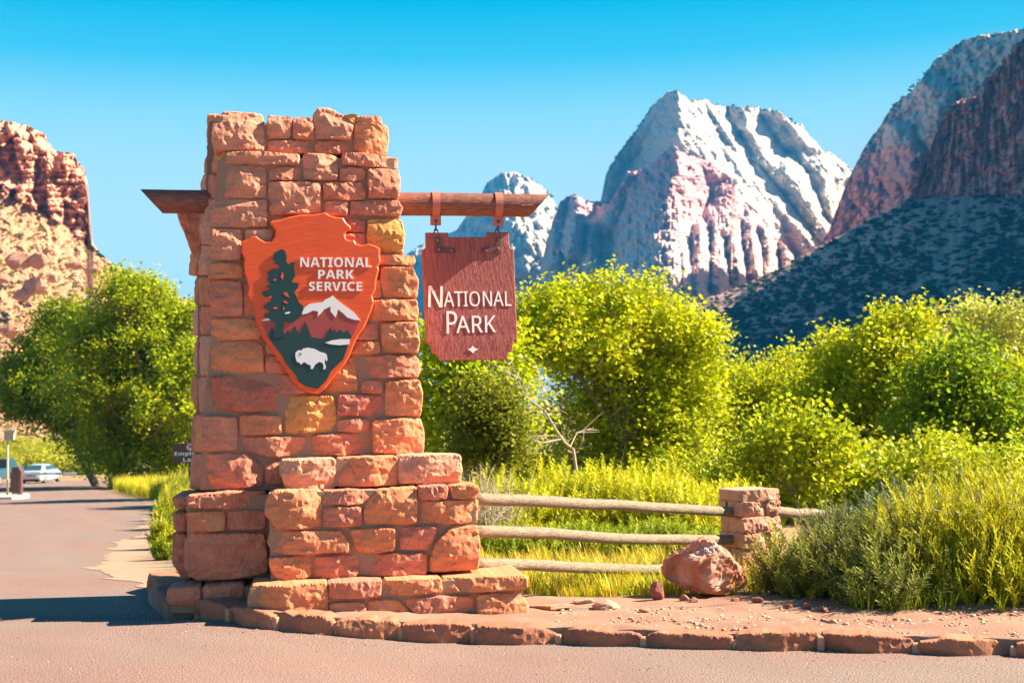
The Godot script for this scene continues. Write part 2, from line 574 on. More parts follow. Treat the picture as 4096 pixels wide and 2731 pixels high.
func ky(u: float) -> float:      # height of the road at the kerb's foot, by column of the photograph
	return lerpf(0.03, -0.1, smoothstep(900.0, 2300.0, u))
var kerb_line := []      # foot of the kerb's outer face, left to right
func build_ground() -> void:
	# terrain
	var xs := []
	for i in range(-40, 41): xs.append(signf(i) * 3.0 * absf(i) * (1.0 + pow(absf(i) / 14.0, 3.2)))
	var zs := []
	for j in 75: zs.append(40.0 - 2.5 * j * (1.0 + pow(j / 24.0, 3.3)))
	var cf := func(x: float, z: float) -> Color:
		var n := nz.get_noise_2d(x * 0.35, z * 0.35)
		var far := clampf((-z - 14.0) / 12.0, 0, 1)
		return Color(0.5, 0.3, 0.18).lerp(Color(0.3, 0.3, 0.08), far * clampf(0.55 + n, 0, 1))
	sheet("ground", xs, zs, func(x, z): return gy(x, z) - 0.035, cf, M.dirt)
	# road: in front of the kerb and away to the left
	var edge := [[10.0, 40.0], [4.0, 40.0], [-7.9, 40.0]]
	var rz := []
	for j in 60: rz.append(8.0 - 0.42 * j)
	for j in range(1, 60): rz.append(-16.78 - 1.9 * j)
	var P := PackedVector3Array()
	var C := PackedColorArray()
	var nx := 110
	for z in rz:
		var right := 40.0
		if z < -11.2: right = lerpf(-1.5, -3.4, clampf((-z - 11.2) / 2.0, 0, 1))
		if z < -13.2: right = poly_y([[13.2, -3.4], [20, -5.6], [30, -8.3], [45, -12.6], [72, -23.0], [112, -33.0], [140, -34.0]], -z)
		var left := poly_y([[0, -24], [30, -26], [60, -36], [140, -75]], -z)
		for i in nx + 1:
			var t := float(i) / nx
			var x := lerpf(left, right, t)
			if z > -11.2: x = lerpf(-24.0, 20.0, t)
			P.append(Vector3(x, gy(x, z) + 0.0, z))
			var a := nz.get_noise_2d(x * 0.55 + 40.0, z * 1.1)
			var b := nz.get_noise_2d(x * 2.5, z * 4.0 + 90.0)
			var c := Color(0.44, 0.29, 0.26).lerp(Color(0.41, 0.335, 0.305), clampf(0.35 + a * 1.6, 0, 1)) * (1.0 + 0.12 * b)
			c.a = 1
			C.append(c)
	var road := part("road", grid_mesh(P, C, nx, rz.size() - 1, Vector3.UP), M.road)
	road.set_meta("kind", "structure")
	# sandy shoulder beside the road
	P = PackedVector3Array(); C = PackedColorArray()
	for j in 280:
		var z := -12.3 - 0.1375 * j
		var r := poly_y([[12, -2.6], [13.2, -3.0], [20, -5.2], [30, -7.6], [45, -12.0], [60, -17.6]], -z)
		var w := 0.55 + 0.55 * smoothstep(12.5, 14.5, -z) - 0.5 * clampf((-z - 18.0) / 20.0, 0, 1) + 0.3 * nz.get_noise_2d(z * 0.7, 5.0) + 0.2 * nz.get_noise_2d(z * 4.0, 1.0)
		for i in 13:
			var t := i / 12.0
			var x := r - w * (1.0 - t) + t * 1.5
			P.append(Vector3(x, gy(x, z) + 0.005 + 0.02 * t, z))
			var n := nz.get_noise_2d(x * 3.0, z * 3.0)
			C.append(Color(0.5, 0.36, 0.26) * (1.0 + 0.15 * n))
	part("sandy_shoulder", grid_mesh(P, C, 12, 279, Vector3.UP), M.dirt).set_meta("kind", "structure")
	# kerb line
	for q in [[588, 2330], [596, 2372], [631, 2420], [690, 2443], [765, 2462], [890, 2486], [1080, 2515], [1333, 2530], [1602, 2546], [1893, 2562], [2230, 2578], [2570, 2588], [2935, 2599], [3285, 2604], [3665, 2615], [4060, 2627], [4500, 2640], [4950, 2652]]:
		kerb_line.append(on_y(q[0], q[1], ky(q[0])))
	# gravel bed inside the kerb
	P = PackedVector3Array(); C = PackedColorArray()
	var cols := 90
	var rows := 40
	for i in cols + 1:
		var f := lerpf(2.0, kerb_line.size() - 1.0, float(i) / cols)
		var k := mini(int(f), kerb_line.size() - 2)
		var a: Vector3 = kerb_line[k].lerp(kerb_line[k + 1], f - k)
		var nrm: Vector3 = (kerb_line[k + 1] - kerb_line[k]).cross(Vector3.UP).normalized()
		if nrm.z > 0: nrm = -nrm
		a += nrm * 0.1
		for j in rows + 1:
			var t := maxf(0.0, float(j - 1) / (rows - 1))
			var b := Vector3(a.x + 1.2 * t, 0, lerpf(a.z, -17.0, pow(t, 1.3)))
			var back := smoothstep(11.0, 13.5, -b.z)
			var y := lerpf(a.y + 0.105, gy(b.x, b.z) + 0.02, back) + 0.022 * nz.get_noise_2d(b.x * 3.0, b.z * 3.0) + 0.012 * nz.get_noise_2d(b.x * 14.0, b.z * 14.0)
			if j == 0: y = a.y - 0.06
			P.append(Vector3(b.x, y, b.z))
			var n := nz.get_noise_2d(b.x * 2.2, b.z * 2.2)
			var c := Color(0.47, 0.29, 0.21).lerp(Color(0.38, 0.2, 0.145), clampf(0.4 + n, 0, 1)).lerp(Color(0.42, 0.33, 0.15), 0.6 * smoothstep(11.6, 13.0, -b.z + 0.6 * n))
			C.append(c * (1.0 + 0.25 * nz.get_noise_2d(b.x * 20.0, b.z * 20.0)))
	part("gravel_bed", grid_mesh(P, C, rows, cols, Vector3.UP), M.dirt).set_meta("kind", "structure")
	# kerb of sandstone blocks with mortar joints
	var kerb := Node3D.new()
	kerb.name = "kerb"
	kerb.set_meta("kind", "structure")
	add_child(kerb)
	var top := [[588, 2290], [631, 2352], [673, 2370], [760, 2394], [887, 2418], [1080, 2452], [1333, 2474], [1595, 2490], [1850, 2496], [2226, 2522], [2568, 2532], [2928, 2542], [3281, 2528], [3655, 2556], [4051, 2569], [4500, 2584], [4950, 2596]]
	var ends := [[588, 2330], [596, 2372], [631, 2420], [765, 2462], [890, 2486], [1080, 2515], [1333, 2530], [1602, 2546], [1893, 2562], [2230, 2578], [2570, 2588], [2935, 2599], [3285, 2604], [3665, 2615], [4060, 2627], [4500, 2640], [4950, 2652]]
	var g := rnd(77)
	for i in ends.size() - 1:
		var a := on_y(ends[i][0], ends[i][1], ky(ends[i][0]))
		var b := on_y(ends[i + 1][0], ends[i + 1][1], ky(ends[i + 1][0]))
		var dir := (b - a).normalized()
		var nrm := dir.cross(Vector3.UP)
		if nrm.z < 0: nrm = -nrm
		if i < 2: nrm = Vector3(-absf(nrm.x), 0, nrm.z)
		var ha: float = on_plane(ends[i][0], poly_y(top, ends[i][0]), a, nrm).y
		var hb: float = on_plane(ends[i + 1][0], poly_y(top, ends[i + 1][0]), b, nrm).y
		ha = a.y + clampf(ha - a.y, 0.09, 0.2); hb = b.y + clampf(hb - b.y, 0.09, 0.2)
		var gap := 0.018
		var low := Vector3(0, -0.08, 0)
		var pts := [a + dir * gap + low, b - dir * gap + low]
		var nt := 7
		for k in nt:
			var t := 1.0 - float(k) / (nt - 1)
			var q := (a + dir * gap).lerp(b - dir * gap, t)
			q.y = lerpf(ha, hb, t) + g.randf_range(-0.014, 0.012) - (0.02 if k == 0 or k == nt - 1 else 0.0)
			pts.append(q)
		var cc := Color(0.56, 0.22, 0.12).lerp(Color(0.47, 0.17, 0.1), g.randf())
		part("kerb_stone", stone_mesh(pts, nrm, 0.24, 0.012, 500 + i, cc, Vector3.ZERO, 0.03), M.stone, kerb)
		var st := newst()
		add_box(st, b + Vector3(0, (hb - b.y) * 0.5 - 0.045, 0) - nrm * 0.12, Vector3(0.055, hb - b.y + 0.02, 0.17), Basis(dir, Vector3.UP, dir.cross(Vector3.UP)), 0.01)
		part("mortar_joint", done(st), M.kerbmortar, kerb)

# ---- the stone pillar
const TINT := {"r": Color(0.76, 0.26, 0.16), "o": Color(0.84, 0.31, 0.14), "y": Color(0.86, 0.37, 0.1), "p": Color(0.8, 0.33, 0.21), "d": Color(0.65, 0.2, 0.135), "t": Color(0.84, 0.4, 0.26)}
var planes := {}
func build_pillar() -> void:
	var lean := (FN + Vector3.UP * 0.045).normalized()
	var off := func(k: float, y := 0.0) -> Vector3: return G0 + FN * k + Vector3.UP * y
	planes = {"p": [off.call(-0.95, 1.3), lean], "a": [off.call(-1.01, 1.3), lean], "t1": [off.call(0.0), FN], "t2": [off.call(-0.25), FN], "t3": [off.call(-0.48), FN], "t1l": [off.call(-0.6), FN], "t2l": [off.call(-0.75), FN]}
	var o: Vector3 = off.call(-0.9)
	o.y = -0.1
	var root := thing("stone_sign_pillar", o, "tall tapered pillar of red and orange sandstone blocks on a stepped stone base", "pillar")
	# zoom, colour, plane, depth, bulge, outline
	var S := [
		[1, "p", "a", 0.45, 0.07, [440, 170, 535, 95, 850, 115, 865, 215, 870, 435, 640, 430, 450, 440, 425, 330]],
		[1, "p", "a", 0.3, 0.03, [903, 137, 1105, 150, 1092, 330, 900, 325]],
		[1, "r", "a", 0.3, 0.02, [1118, 150, 1285, 160, 1298, 325, 1118, 335]],
		[1, "p", "a", 0.45, 0.045, [1290, 130, 1330, 70, 1440, 72, 1480, 105, 1560, 150, 1630, 200, 1612, 340, 1315, 330]],
		[1, "r", "a", 0.3, 0.015, [900, 350, 1280, 352, 1278, 455, 900, 440]],
		[1, "r", "a", 0.3, 0.015, [1308, 355, 1610, 362, 1605, 460, 1305, 458]],
		[1, "o", "a", 0.45, 0.06, [1650, 200, 1720, 195, 1920, 220, 1932, 320, 1910, 475, 1680, 450, 1640, 400]],
		[1, "y", "a", 0.25, 0.0, [1550, 130, 1665, 130, 1640, 205, 1600, 170]],
		[1, "p", "a", 0.35, 0.02, [1660, 140, 1860, 142, 1878, 206, 1665, 195]],
		[1, "p", "p", 0.4, 0.04, [545, 432, 820, 445, 1165, 462, 1165, 555, 850, 548, 545, 540]],
		[1, "p", "p", 0.4, 0.045, [1208, 458, 1490, 470, 1495, 600, 1488, 682, 1210, 680]],
		[1, "r", "p", 0.45, 0.045, [1545, 458, 1700, 455, 2012, 487, 2010, 575, 1700, 562, 1540, 555]],
		[1, "p", "p", 0.3, 0.04, [540, 565, 880, 575, 885, 835, 530, 832]],
		[1, "r", "p", 0.3, 0.02, [918, 580, 1175, 582, 1175, 685, 920, 680]],
		[1, "r", "p", 0.3, 0.015, [1520, 585, 1735, 590, 1730, 690, 1520, 690]],
		[1, "r", "p", 0.4, 0.05, [1762, 590, 2020, 592, 2030, 700, 2020, 838, 1762, 838]],
		[1, "p", "p", 0.3, 0.05, [910, 700, 1350, 710, 1348, 965, 1250, 970, 915, 980]],
		[1, "r", "p", 0.3, 0.03, [1378, 708, 1690, 705, 1735, 780, 1732, 852, 1378, 855]],
		[1, "p", "p", 0.4, 0.045, [410, 852, 890, 852, 890, 1085, 420, 1085]],
		[1, "r", "p", 0.3, 0.015, [1390, 870, 1575, 868, 1580, 985, 1385, 985]],
		[1, "r", "p", 0.45, 0.05, [1605, 870, 2010, 860, 2050, 930, 2020, 990, 1605, 980]],
		[1, "r", "p", 0.3, 0.01, [910, 1010, 1250, 1010, 1250, 1100, 910, 1100]],
		[1, "p", "p", 0.3, 0.04, [430, 1105, 675, 1110, 670, 1360, 415, 1370]],
		[1, "t", "p", 0.3, 0.005, [715, 1110, 960, 1110, 960, 1300, 715, 1300]],
		[1, "d", "p", 0.3, 0.0, [1570, 1020, 1730, 1030, 1728, 1125, 1570, 1130]],
		[1, "y", "p", 0.45, 0.05, [1755, 1025, 2040, 1020, 2065, 1150, 2055, 1300, 1755, 1300]],
		[1, "d", "p", 0.3, 0.0, [1560, 1145, 1725, 1145, 1725, 1250, 1560, 1250]],
		[1, "o", "p", 0.3, 0.035, [410, 1400, 690, 1400, 690, 1520, 395, 1520]],
		[1, "o", "p", 0.45, 0.04, [1820, 1325, 2150, 1330, 2163, 1370, 2140, 1410, 1820, 1405]],
		[2, "o", "p", 0.45, 0.05, [1870, 40, 2130, 45, 2185, 150, 2175, 290, 1890, 295, 1865, 180]],
		[2, "o", "p", 0.3, 0.02, [1760, 150, 1850, 150, 1870, 295, 1760, 295]],
		[2, "r", "p", 0.3, 0.03, [415, 155, 675, 165, 685, 455, 410, 460]],
		[2, "r", "p", 0.3, 0.0, [700, 180, 790, 180, 790, 460, 700, 460]],
		[2, "o", "p", 0.45, 0.045, [1780, 325, 2165, 318, 2185, 400, 2175, 490, 1760, 500]],
		[2, "o", "p", 0.35, 0.025, [420, 485, 830, 480, 850, 650, 415, 660]],
		[2, "o", "p", 0.35, 0.03, [420, 690, 740, 670, 850, 700, 862, 930, 415, 945]],
		[2, "r", "p", 0.3, 0.015, [1640, 535, 1840, 525, 1842, 660, 1640, 655]],
		[2, "o", "p", 0.45, 0.05, [1870, 520, 2170, 510, 2195, 650, 2185, 770, 1880, 770]],
		[2, "o", "p", 0.3, 0.03, [1600, 680, 1855, 675, 1852, 775, 1600, 780]],
		[2, "r", "p", 0.45, 0.05, [1695, 805, 2175, 795, 2208, 920, 2180, 975, 1705, 985]],
		[2, "r", "p", 0.3, 0.0, [885, 690, 1040, 690, 1040, 785, 885, 790]],
		[2, "r", "p", 0.3, 0.005, [885, 805, 1080, 805, 1100, 940, 885, 940]],
		[2, "d", "p", 0.4, 0.05, [425, 970, 870, 975, 1000, 1130, 1000, 1270, 415, 1280]],
		[2, "r", "p", 0.3, 0.01, [895, 960, 1300, 960, 1345, 1105, 1020, 1115]],
		[2, "o", "p", 0.3, 0.015, [1640, 800, 1668, 1108, 1375, 1108, 1400, 960, 1560, 820]],
		[2, "r", "p", 0.3, 0.01, [1705, 1015, 1875, 1015, 1870, 1115, 1705, 1115]],
		[2, "o", "p", 0.45, 0.055, [1915, 1015, 2190, 1005, 2222, 1120, 2205, 1310, 1905, 1300]],
		[2, "y", "p", 0.3, 0.02, [1045, 1150, 1460, 1140, 1475, 1250, 1490, 1440, 1055, 1455]],
		[2, "d", "p", 0.3, 0.025, [1505, 1135, 1875, 1135, 1868, 1305, 1500, 1305]],
		[2, "p", "p", 0.35, 0.03, [335, 1312, 628, 1320, 640, 1600, 345, 1608]],
		[2, "o", "p", 0.3, 0.03, [665, 1305, 1005, 1310, 1015, 1465, 660, 1470]],
		[2, "r", "p", 0.3, 0.02, [1505, 1345, 1770, 1340, 1775, 1440, 1505, 1445]],
		[2, "o", "p", 0.45, 0.055, [1800, 1345, 2205, 1330, 2238, 1460, 2230, 1640, 1803, 1632]],
		[2, "r", "p", 0.3, 0.035, [680, 1495, 1240, 1490, 1248, 1600, 1230, 1645, 900, 1658, 690, 1590]],
		[2, "r", "p", 0.3, 0.03, [1280, 1480, 1770, 1460, 1770, 1640, 1285, 1650]],
		[3, "r", "p", 0.4, 0.07, [395, 95, 625, 95, 715, 165, 718, 275, 440, 298, 395, 200]],
		[3, "r", "p", 0.3, 0.01, [735, 140, 840, 135, 840, 265, 735, 260]],
		[3, "t", "t3", 0.4, 0.05, [815, 130, 1125, 120, 1128, 270, 1110, 290, 850, 292, 815, 200]],
		[3, "o", "t3", 0.4, 0.05, [1140, 120, 1480, 108, 1482, 270, 1140, 280]],
		[3, "t", "t3", 0.5, 0.05, [1495, 103, 1840, 98, 1848, 190, 1840, 260, 1495, 262]],
		[3, "o", "t2", 0.45, 0.055, [790, 305, 1040, 302, 1050, 410, 1045, 520, 800, 518, 725, 430, 740, 340]],
		[3, "r", "t2", 0.4, 0.02, [1058, 305, 1360, 300, 1330, 350, 1270, 378, 1058, 378]],
		[3, "r", "t2", 0.3, 0.035, [1062, 400, 1275, 395, 1275, 500, 1062, 508]],
		[3, "o", "t2", 0.4, 0.05, [1378, 302, 1590, 285, 1595, 400, 1585, 488, 1292, 495, 1292, 410, 1316, 362]],
		[3, "r", "t2", 0.4, 0.035, [1602, 282, 1765, 274, 1765, 350, 1610, 355]],
		[3, "o", "t2", 0.45, 0.03, [1790, 274, 1935, 270, 1945, 310, 1935, 345, 1796, 346]],
		[3, "o", "t2", 0.5, 0.04, [1618, 362, 1940, 357, 1945, 420, 1935, 485, 1618, 490]],
		[3, "o", "t2", 0.4, 0.04, [760, 540, 1155, 530, 1205, 600, 1205, 650, 790, 668, 740, 600]],
		[3, "o", "t2", 0.3, 0.045, [1212, 525, 1470, 512, 1465, 645, 1255, 652]],
		[3, "r", "t2", 0.3, 0.025, [1500, 515, 1710, 505, 1680, 595, 1650, 635, 1498, 635]],
		[3, "o", "t2", 0.55, 0.06, [1790, 510, 1935, 500, 1950, 600, 1940, 750, 1672, 765, 1672, 680, 1702, 600]],
		[3, "o", "t2", 0.4, 0.04, [755, 685, 985, 678, 985, 795, 800, 810, 755, 740]],
		[3, "r", "t2", 0.3, 0.035, [1012, 680, 1255, 670, 1255, 790, 1100, 803, 1010, 795]],
		[3, "r", "t2", 0.3, 0.03, [1285, 668, 1645, 658, 1645, 780, 1285, 790]],
		[3, "r", "t2l", 0.45, 0.04, [285, 330, 500, 312, 725, 310, 728, 385, 560, 400, 290, 400]],
		[3, "o", "t2l", 0.4, 0.03, [275, 425, 495, 420, 497, 530, 300, 535]],
		[3, "r", "t2l", 0.4, 0.02, [512, 420, 725, 415, 728, 520, 515, 525]],
		[3, "r", "t2l", 0.5, 0.09, [290, 545, 500, 545, 725, 540, 748, 700, 745, 770, 600, 800, 330, 812, 270, 750, 265, 620]],
		[3, "o", "t1", 0.5, 0.06, [650, 850, 1080, 825, 1082, 1030, 760, 1030, 635, 1000, 630, 930]],
		[3, "r", "t1", 0.45, 0.05, [1095, 825, 1390, 815, 1385, 905, 1095, 918]],
		[3, "o", "t1", 0.45, 0.05, [1410, 815, 1730, 803, 1735, 880, 1415, 900]],
		[3, "o", "t1", 1.15, 0.05, [1745, 805, 2215, 785, 2225, 850, 2195, 865, 1750, 885]],
		[3, "r", "t1", 0.4, 0.03, [1095, 945, 1295, 938, 1300, 1040, 1095, 1040]],
		[3, "o", "t1", 0.4, 0.03, [1310, 930, 1480, 925, 1560, 1000, 1575, 1040, 1310, 1040]],
		[3, "r", "t1", 0.4, 0.035, [1505, 920, 1910, 900, 1910, 1030, 1640, 1040, 1590, 1010]],
		[3, "o", "t1", 0.9, 0.05, [1940, 895, 2185, 885, 2230, 960, 2225, 1030, 1940, 1034]],
		[3, "r", "t1l", 0.4, 0.03, [375, 850, 600, 832, 605, 960, 500, 960, 380, 960]],
		[3, "r", "t1l", 0.4, 0.02, [170, 862, 355, 850, 355, 960, 170, 950]],
	]
	var g := rnd(3)
	for i in S.size():
		var s: Array = S[i]
		var pl: Array = planes[s[2]]
		var tint: Color = TINT[s[1]]
		tint = (tint * g.randf_range(0.93, 1.07)).lerp(TINT["p"], g.randf() * 0.3)
		part("stone", stone_mesh(flat_to(s[0], s[5], pl[0], pl[1]), pl[1], s[3], s[4] * 0.65 + 0.012, 10 + i, tint, o), M.stone, root)
	# stones of the left flank: v top, v bottom, x of the front corner at both, x of the far outline at both
	var flank := [[265, 345, 512, 512, 484, 474], [350, 398, 513, 503, 474, 470], [402, 455, 498, 492, 470, 468], [458, 560, 492, 482, 462, 450], [565, 632, 484, 482, 440, 446], [636, 700, 480, 478, 450, 448], [704, 768, 480, 480, 449, 449], [772, 862, 480, 478, 446, 449], [866, 948, 478, 474, 444, 450], [952, 1038, 464, 462, 446, 448], [1042, 1122, 462, 460, 446, 446]]
	var p: Array = planes["p"]
	for k in flank.size():
		var f: Array = flank[k]
		var q := [[f[2], f[0], 0.05], [f[3], f[1], 0.05], [f[5], f[1], 1.1], [f[4], f[0], 1.1]]
		var c := []
		for e in q: c.append(on_plane(e[0] * 1.7415, e[1] * 1.7415, p[0] - p[1] * e[2], p[1]))
		var nn: Vector3 = (c[1] - c[0]).cross(c[3] - c[0]).normalized()
		if nn.x > 0: nn = -nn
		var t := 0.5 + 0.12 * (1 if k % 2 == 0 else -1)
		for h in [[0.0, t - 0.01], [t + 0.01, 1.0]]:
			var pts := [c[0].lerp(c[3], h[0]), c[1].lerp(c[2], h[0]), c[1].lerp(c[2], h[1]), c[0].lerp(c[3], h[1])]
			part("stone", stone_mesh(pts, nn, 0.3, 0.055, 300 + k * 2 + int(h[0] > 0), TINT[["p", "o", "r", "t"][(k + int(h[0] > 0)) % 4]] * g.randf_range(0.9, 1.1), o), M.stone, root)
	var cb := []
	for e in [[407, 490], [478, 487], [478, 600], [452, 606], [438, 575], [428, 540], [414, 515]]: cb.append(on_plane(e[0] * 1.7415, e[1] * 1.7415, p[0] - p[1] * 0.75, p[1]))
	part("stone", stone_mesh(cb, p[1], 0.4, 0.07, 390, TINT["p"], o), M.stone, root)
	var lf: Array = planes["t2l"]
	for e in [[[200, 342, 285, 334, 290, 402, 222, 402], 400], [[205, 430, 278, 425, 296, 532, 215, 528], 401], [[200, 545, 275, 545, 300, 805, 250, 790, 203, 720], 402]]:
		part("stone", stone_mesh(flat_to(3, e[0], lf[0] - lf[1] * 0.3, lf[1]), lf[1], 0.9, 0.07, e[1], TINT["r"] * 1.02, o), M.stone, root)
	# capping slab of the low step on the left
	var slab := []
	for e in [[75, 800], [60, 772], [130, 755], [300, 742], [600, 745], [820, 800], [640, 838], [370, 846], [175, 858], [110, 838]]:
		var q := px(3, e[0], e[1])
		slab.append(on_y(q.x, q.y, 0.26))
	part("stone", stone_mesh(slab, Vector3.UP, 0.4, 0.01, 410, Color(0.4, 0.2, 0.16), o, 0.05), M.stone, root)
	# mortar behind the stones
	var core := [
		[0, "a", 1.0, [505, 285, 882, 285, 890, 352, 505, 352]],
		[0, "p", 1.15, [500, 362, 905, 362, 915, 480, 920, 580, 950, 592, 968, 1125, 460, 1125, 466, 950, 482, 800, 484, 700, 488, 500]],
		[3, "t3", 0.7, [828, 142, 1832, 112, 1832, 262, 832, 285]],
		[3, "t2", 1.0, [748, 318, 1930, 284, 1932, 752, 760, 812]],
		[3, "t2l", 1.2, [275, 340, 760, 326, 760, 800, 285, 796]],
		[3, "t1", 1.1, [645, 862, 2195, 800, 2215, 1060, 645, 1060]],
		[3, "t1l", 1.0, [190, 872, 660, 850, 660, 1010, 190, 1000]],
	]
	var bk := []      # the flank's mortar, set back and wider
	for e in [[482, 285], [868, 300], [880, 362], [905, 580], [960, 1120], [454, 1120], [455, 960], [455, 870], [458, 640], [462, 560], [476, 440], [478, 350]]: bk.append(on_plane(e[0] * 1.7415, e[1] * 1.7415, p[0] - p[1] * 0.7, p[1]))
	part("mortar_core", prism(bk, p[1], 0.12, -0.4, 0.0, o), M.mortar, root)
	for c in core:
		var pl: Array = planes[c[1]]
		part("mortar_core", prism(flat_to(c[0], c[3], pl[0], pl[1]), pl[1], -0.028, -c[2], 0.0, o), M.mortar, root)

# ---- arrowhead emblem, beam and hanging board
func text_mesh(s: String, bold: bool, serif := false) -> TextMesh:
	var f := SystemFont.new()
	f.font_names = PackedStringArray(["Droid Serif" if serif else "Droid Sans"])
	f.font_weight = 700 if bold else 400
	var t := TextMesh.new()
	t.font = f
	t.text = s
	t.font_size = 48
	t.pixel_size = 0.01
	t.depth = 0.01
	t.curve_step = 0.6
	return t
# puts a word between two pixels on a plane, its capitals as tall as the distance to a third pixel
func word(s: String, bold: bool, a: Vector3, b: Vector3, top: Vector3, n: Vector3, lift: float, mt: Material, parent: Node3D) -> void:
	var t := text_mesh(s, bold)
	var box := t.get_aabb()
	var ex := (b - a)
	var ey := (top - a)
	ey = ey - ex.normalized() * ey.dot(ex.normalized())
	var cap := box.size.y
	var o := MeshInstance3D.new()
	o.name = "lettering"
	o.mesh = t
	o.material_override = mt
	parent.add_child(o, true)
	var bs := Basis(ex / box.size.x, ey / cap, n * (0.006 / 0.01))
	o.transform = Transform3D(bs, a - parent.position + n * lift - bs * Vector3(box.position.x, box.position.y, 0))
func build_signs() -> void:
	var p: Array = planes["p"]
	var P0: Vector3 = p[0] + p[1] * 0.075
	var n: Vector3 = p[1]
	var z1 := [920, 1040, 935, 1033, 1000, 1025, 1080, 1000, 1180, 980, 1310, 975, 1395, 960, 1430, 985, 1480, 1000, 1545, 1005, 1570, 1045, 1612, 1085, 1612, 1110, 1580, 1120, 1562, 1150, 1570, 1185, 1600, 1200, 1640, 1195, 1655, 1225, 1700, 1240, 1770, 1228, 1820, 1245, 1862, 1265, 1860, 1330, 1868, 1380]
	var z2 := [1845, 35, 1852, 60, 1830, 150, 1825, 230, 1795, 285, 1810, 335, 1790, 410, 1760, 480, 1725, 560, 1680, 620, 1640, 700, 1605, 790, 1560, 870, 1500, 940, 1450, 1000, 1390, 1080, 1330, 1125, 1250, 1110, 1170, 1060, 1105, 1010, 1085, 960, 1050, 920, 1015, 860, 980, 830, 960, 780, 900, 700, 850, 640, 830, 570, 800, 520, 785, 420, 770, 360, 720, 270, 735, 210, 720, 150, 700, 90]
	var z3 := [690, 1400, 700, 1360, 670, 1300, 675, 1210, 720, 1190, 760, 1165, 800, 1160, 840, 1190, 880, 1210, 930, 1205, 955, 1170, 965, 1120, 940, 1080, 920, 1060]
	var out := flat_to(1, z1, P0, n) + flat_to(2, z2, P0, n) + flat_to(1, z3, P0, n)
	var root := thing("arrowhead_emblem", out[40], "orange arrowhead board with tree, snowy mountain and bison on the stone pillar", "sign")
	var o := root.position
	part("board", prism(out, n, 0.0, -0.055, 0.012, o), M.orange, root)
	var lay := func(called: String, k: int, xy: Array, h: float, m: Material) -> void:
		part(called, prism(flat_to(k, xy, P0, n), n, h, 0.0005, 0.0, o), m, root)
	lay.call("painted_slope", 2, [850, 492, 1040, 470, 1200, 430, 1300, 395, 1440, 320, 1560, 400, 1690, 495, 1625, 625, 1385, 655, 1275, 640, 900, 630, 868, 560], 0.003, M.maroon)
	lay.call("painted_snow", 2, [1195, 425, 1215, 385, 1255, 355, 1320, 345, 1370, 340, 1395, 315, 1425, 305, 1455, 283, 1490, 320, 1530, 350, 1600, 400, 1640, 430, 1692, 496, 1640, 490, 1580, 470, 1545, 435, 1500, 400, 1492, 440, 1480, 470, 1455, 440, 1435, 415, 1440, 375, 1385, 400, 1350, 440, 1325, 462, 1332, 420, 1290, 410, 1240, 435, 1195, 445], 0.006, M.snow)
	lay.call("painted_snow", 2, [848, 493, 912, 474, 920, 494, 856, 499], 0.006, M.snow)
	lay.call("painted_meadow", 2, [900, 625, 920, 590, 938, 553, 955, 590, 968, 612, 1045, 625, 1060, 590, 1075, 578, 1095, 612, 1115, 575, 1133, 543, 1150, 580, 1170, 617, 1190, 580, 1205, 545, 1220, 508, 1240, 545, 1255, 590, 1275, 640, 1385, 655, 1410, 600, 1440, 553, 1455, 600, 1472, 568, 1490, 602, 1520, 573, 1545, 602, 1585, 578, 1600, 610, 1620, 628, 1590, 700, 1545, 830, 1480, 890, 1440, 930, 1400, 1010, 1330, 1080, 1230, 1060, 1160, 1015, 1140, 960, 1085, 900, 1040, 840, 1020, 790, 960, 720, 920, 660], 0.006, M.green)
	var tree := flat_to(1, [955, 1310, 1000, 1285, 1025, 1277, 1050, 1295, 1062, 1340, 1060, 1385, 1080, 1412, 1100, 1388, 1130, 1388, 1122, 1430, 1132, 1480], P0, n)
	tree += flat_to(2, [1135, 115, 1105, 170, 1165, 178, 1160, 215, 1128, 250, 1150, 300, 1170, 345, 1203, 370, 1195, 430, 1170, 470, 1130, 505, 1090, 518, 1052, 508, 1036, 490, 1034, 590, 1046, 640, 950, 640, 966, 560, 970, 508, 930, 503, 910, 480, 862, 462, 872, 442, 920, 425, 905, 408, 860, 385, 885, 352, 930, 330, 905, 300, 862, 288, 850, 252, 890, 242, 925, 225, 880, 205, 925, 190, 892, 150, 908, 120, 895, 85, 950, 52, 985, 62, 1002, 30], P0, n)
	tree += flat_to(1, [985, 1410, 950, 1392, 972, 1385, 942, 1362], P0, n)
	part("painted_tree", prism(tree, n, 0.009, 0.0005, 0.0, o), M.green, root)
	for q in [[945, 150, 965, 138, 978, 152, 955, 160], [1010, 125, 1022, 75, 1038, 110, 1028, 150], [1030, 260, 1065, 255, 1085, 300, 1050, 285], [1030, 325, 1060, 330, 1075, 355, 1045, 348], [905, 300, 935, 283, 930, 305, 912, 312], [950, 385, 985, 378, 975, 400, 945, 398], [1030, 370, 1045, 395, 1032, 410]]:
		lay.call("painted_gap", 2, q, 0.0105, M.orange)
	lay.call("painted_snow", 2, [1044, 436, 1062, 424, 1092, 420, 1088, 436, 1050, 442], 0.0105, M.snow)
	lay.call("painted_lake", 2, [1390, 686, 1450, 665, 1520, 655, 1604, 655, 1594, 700, 1510, 707, 1440, 700], 0.0085, M.snow)
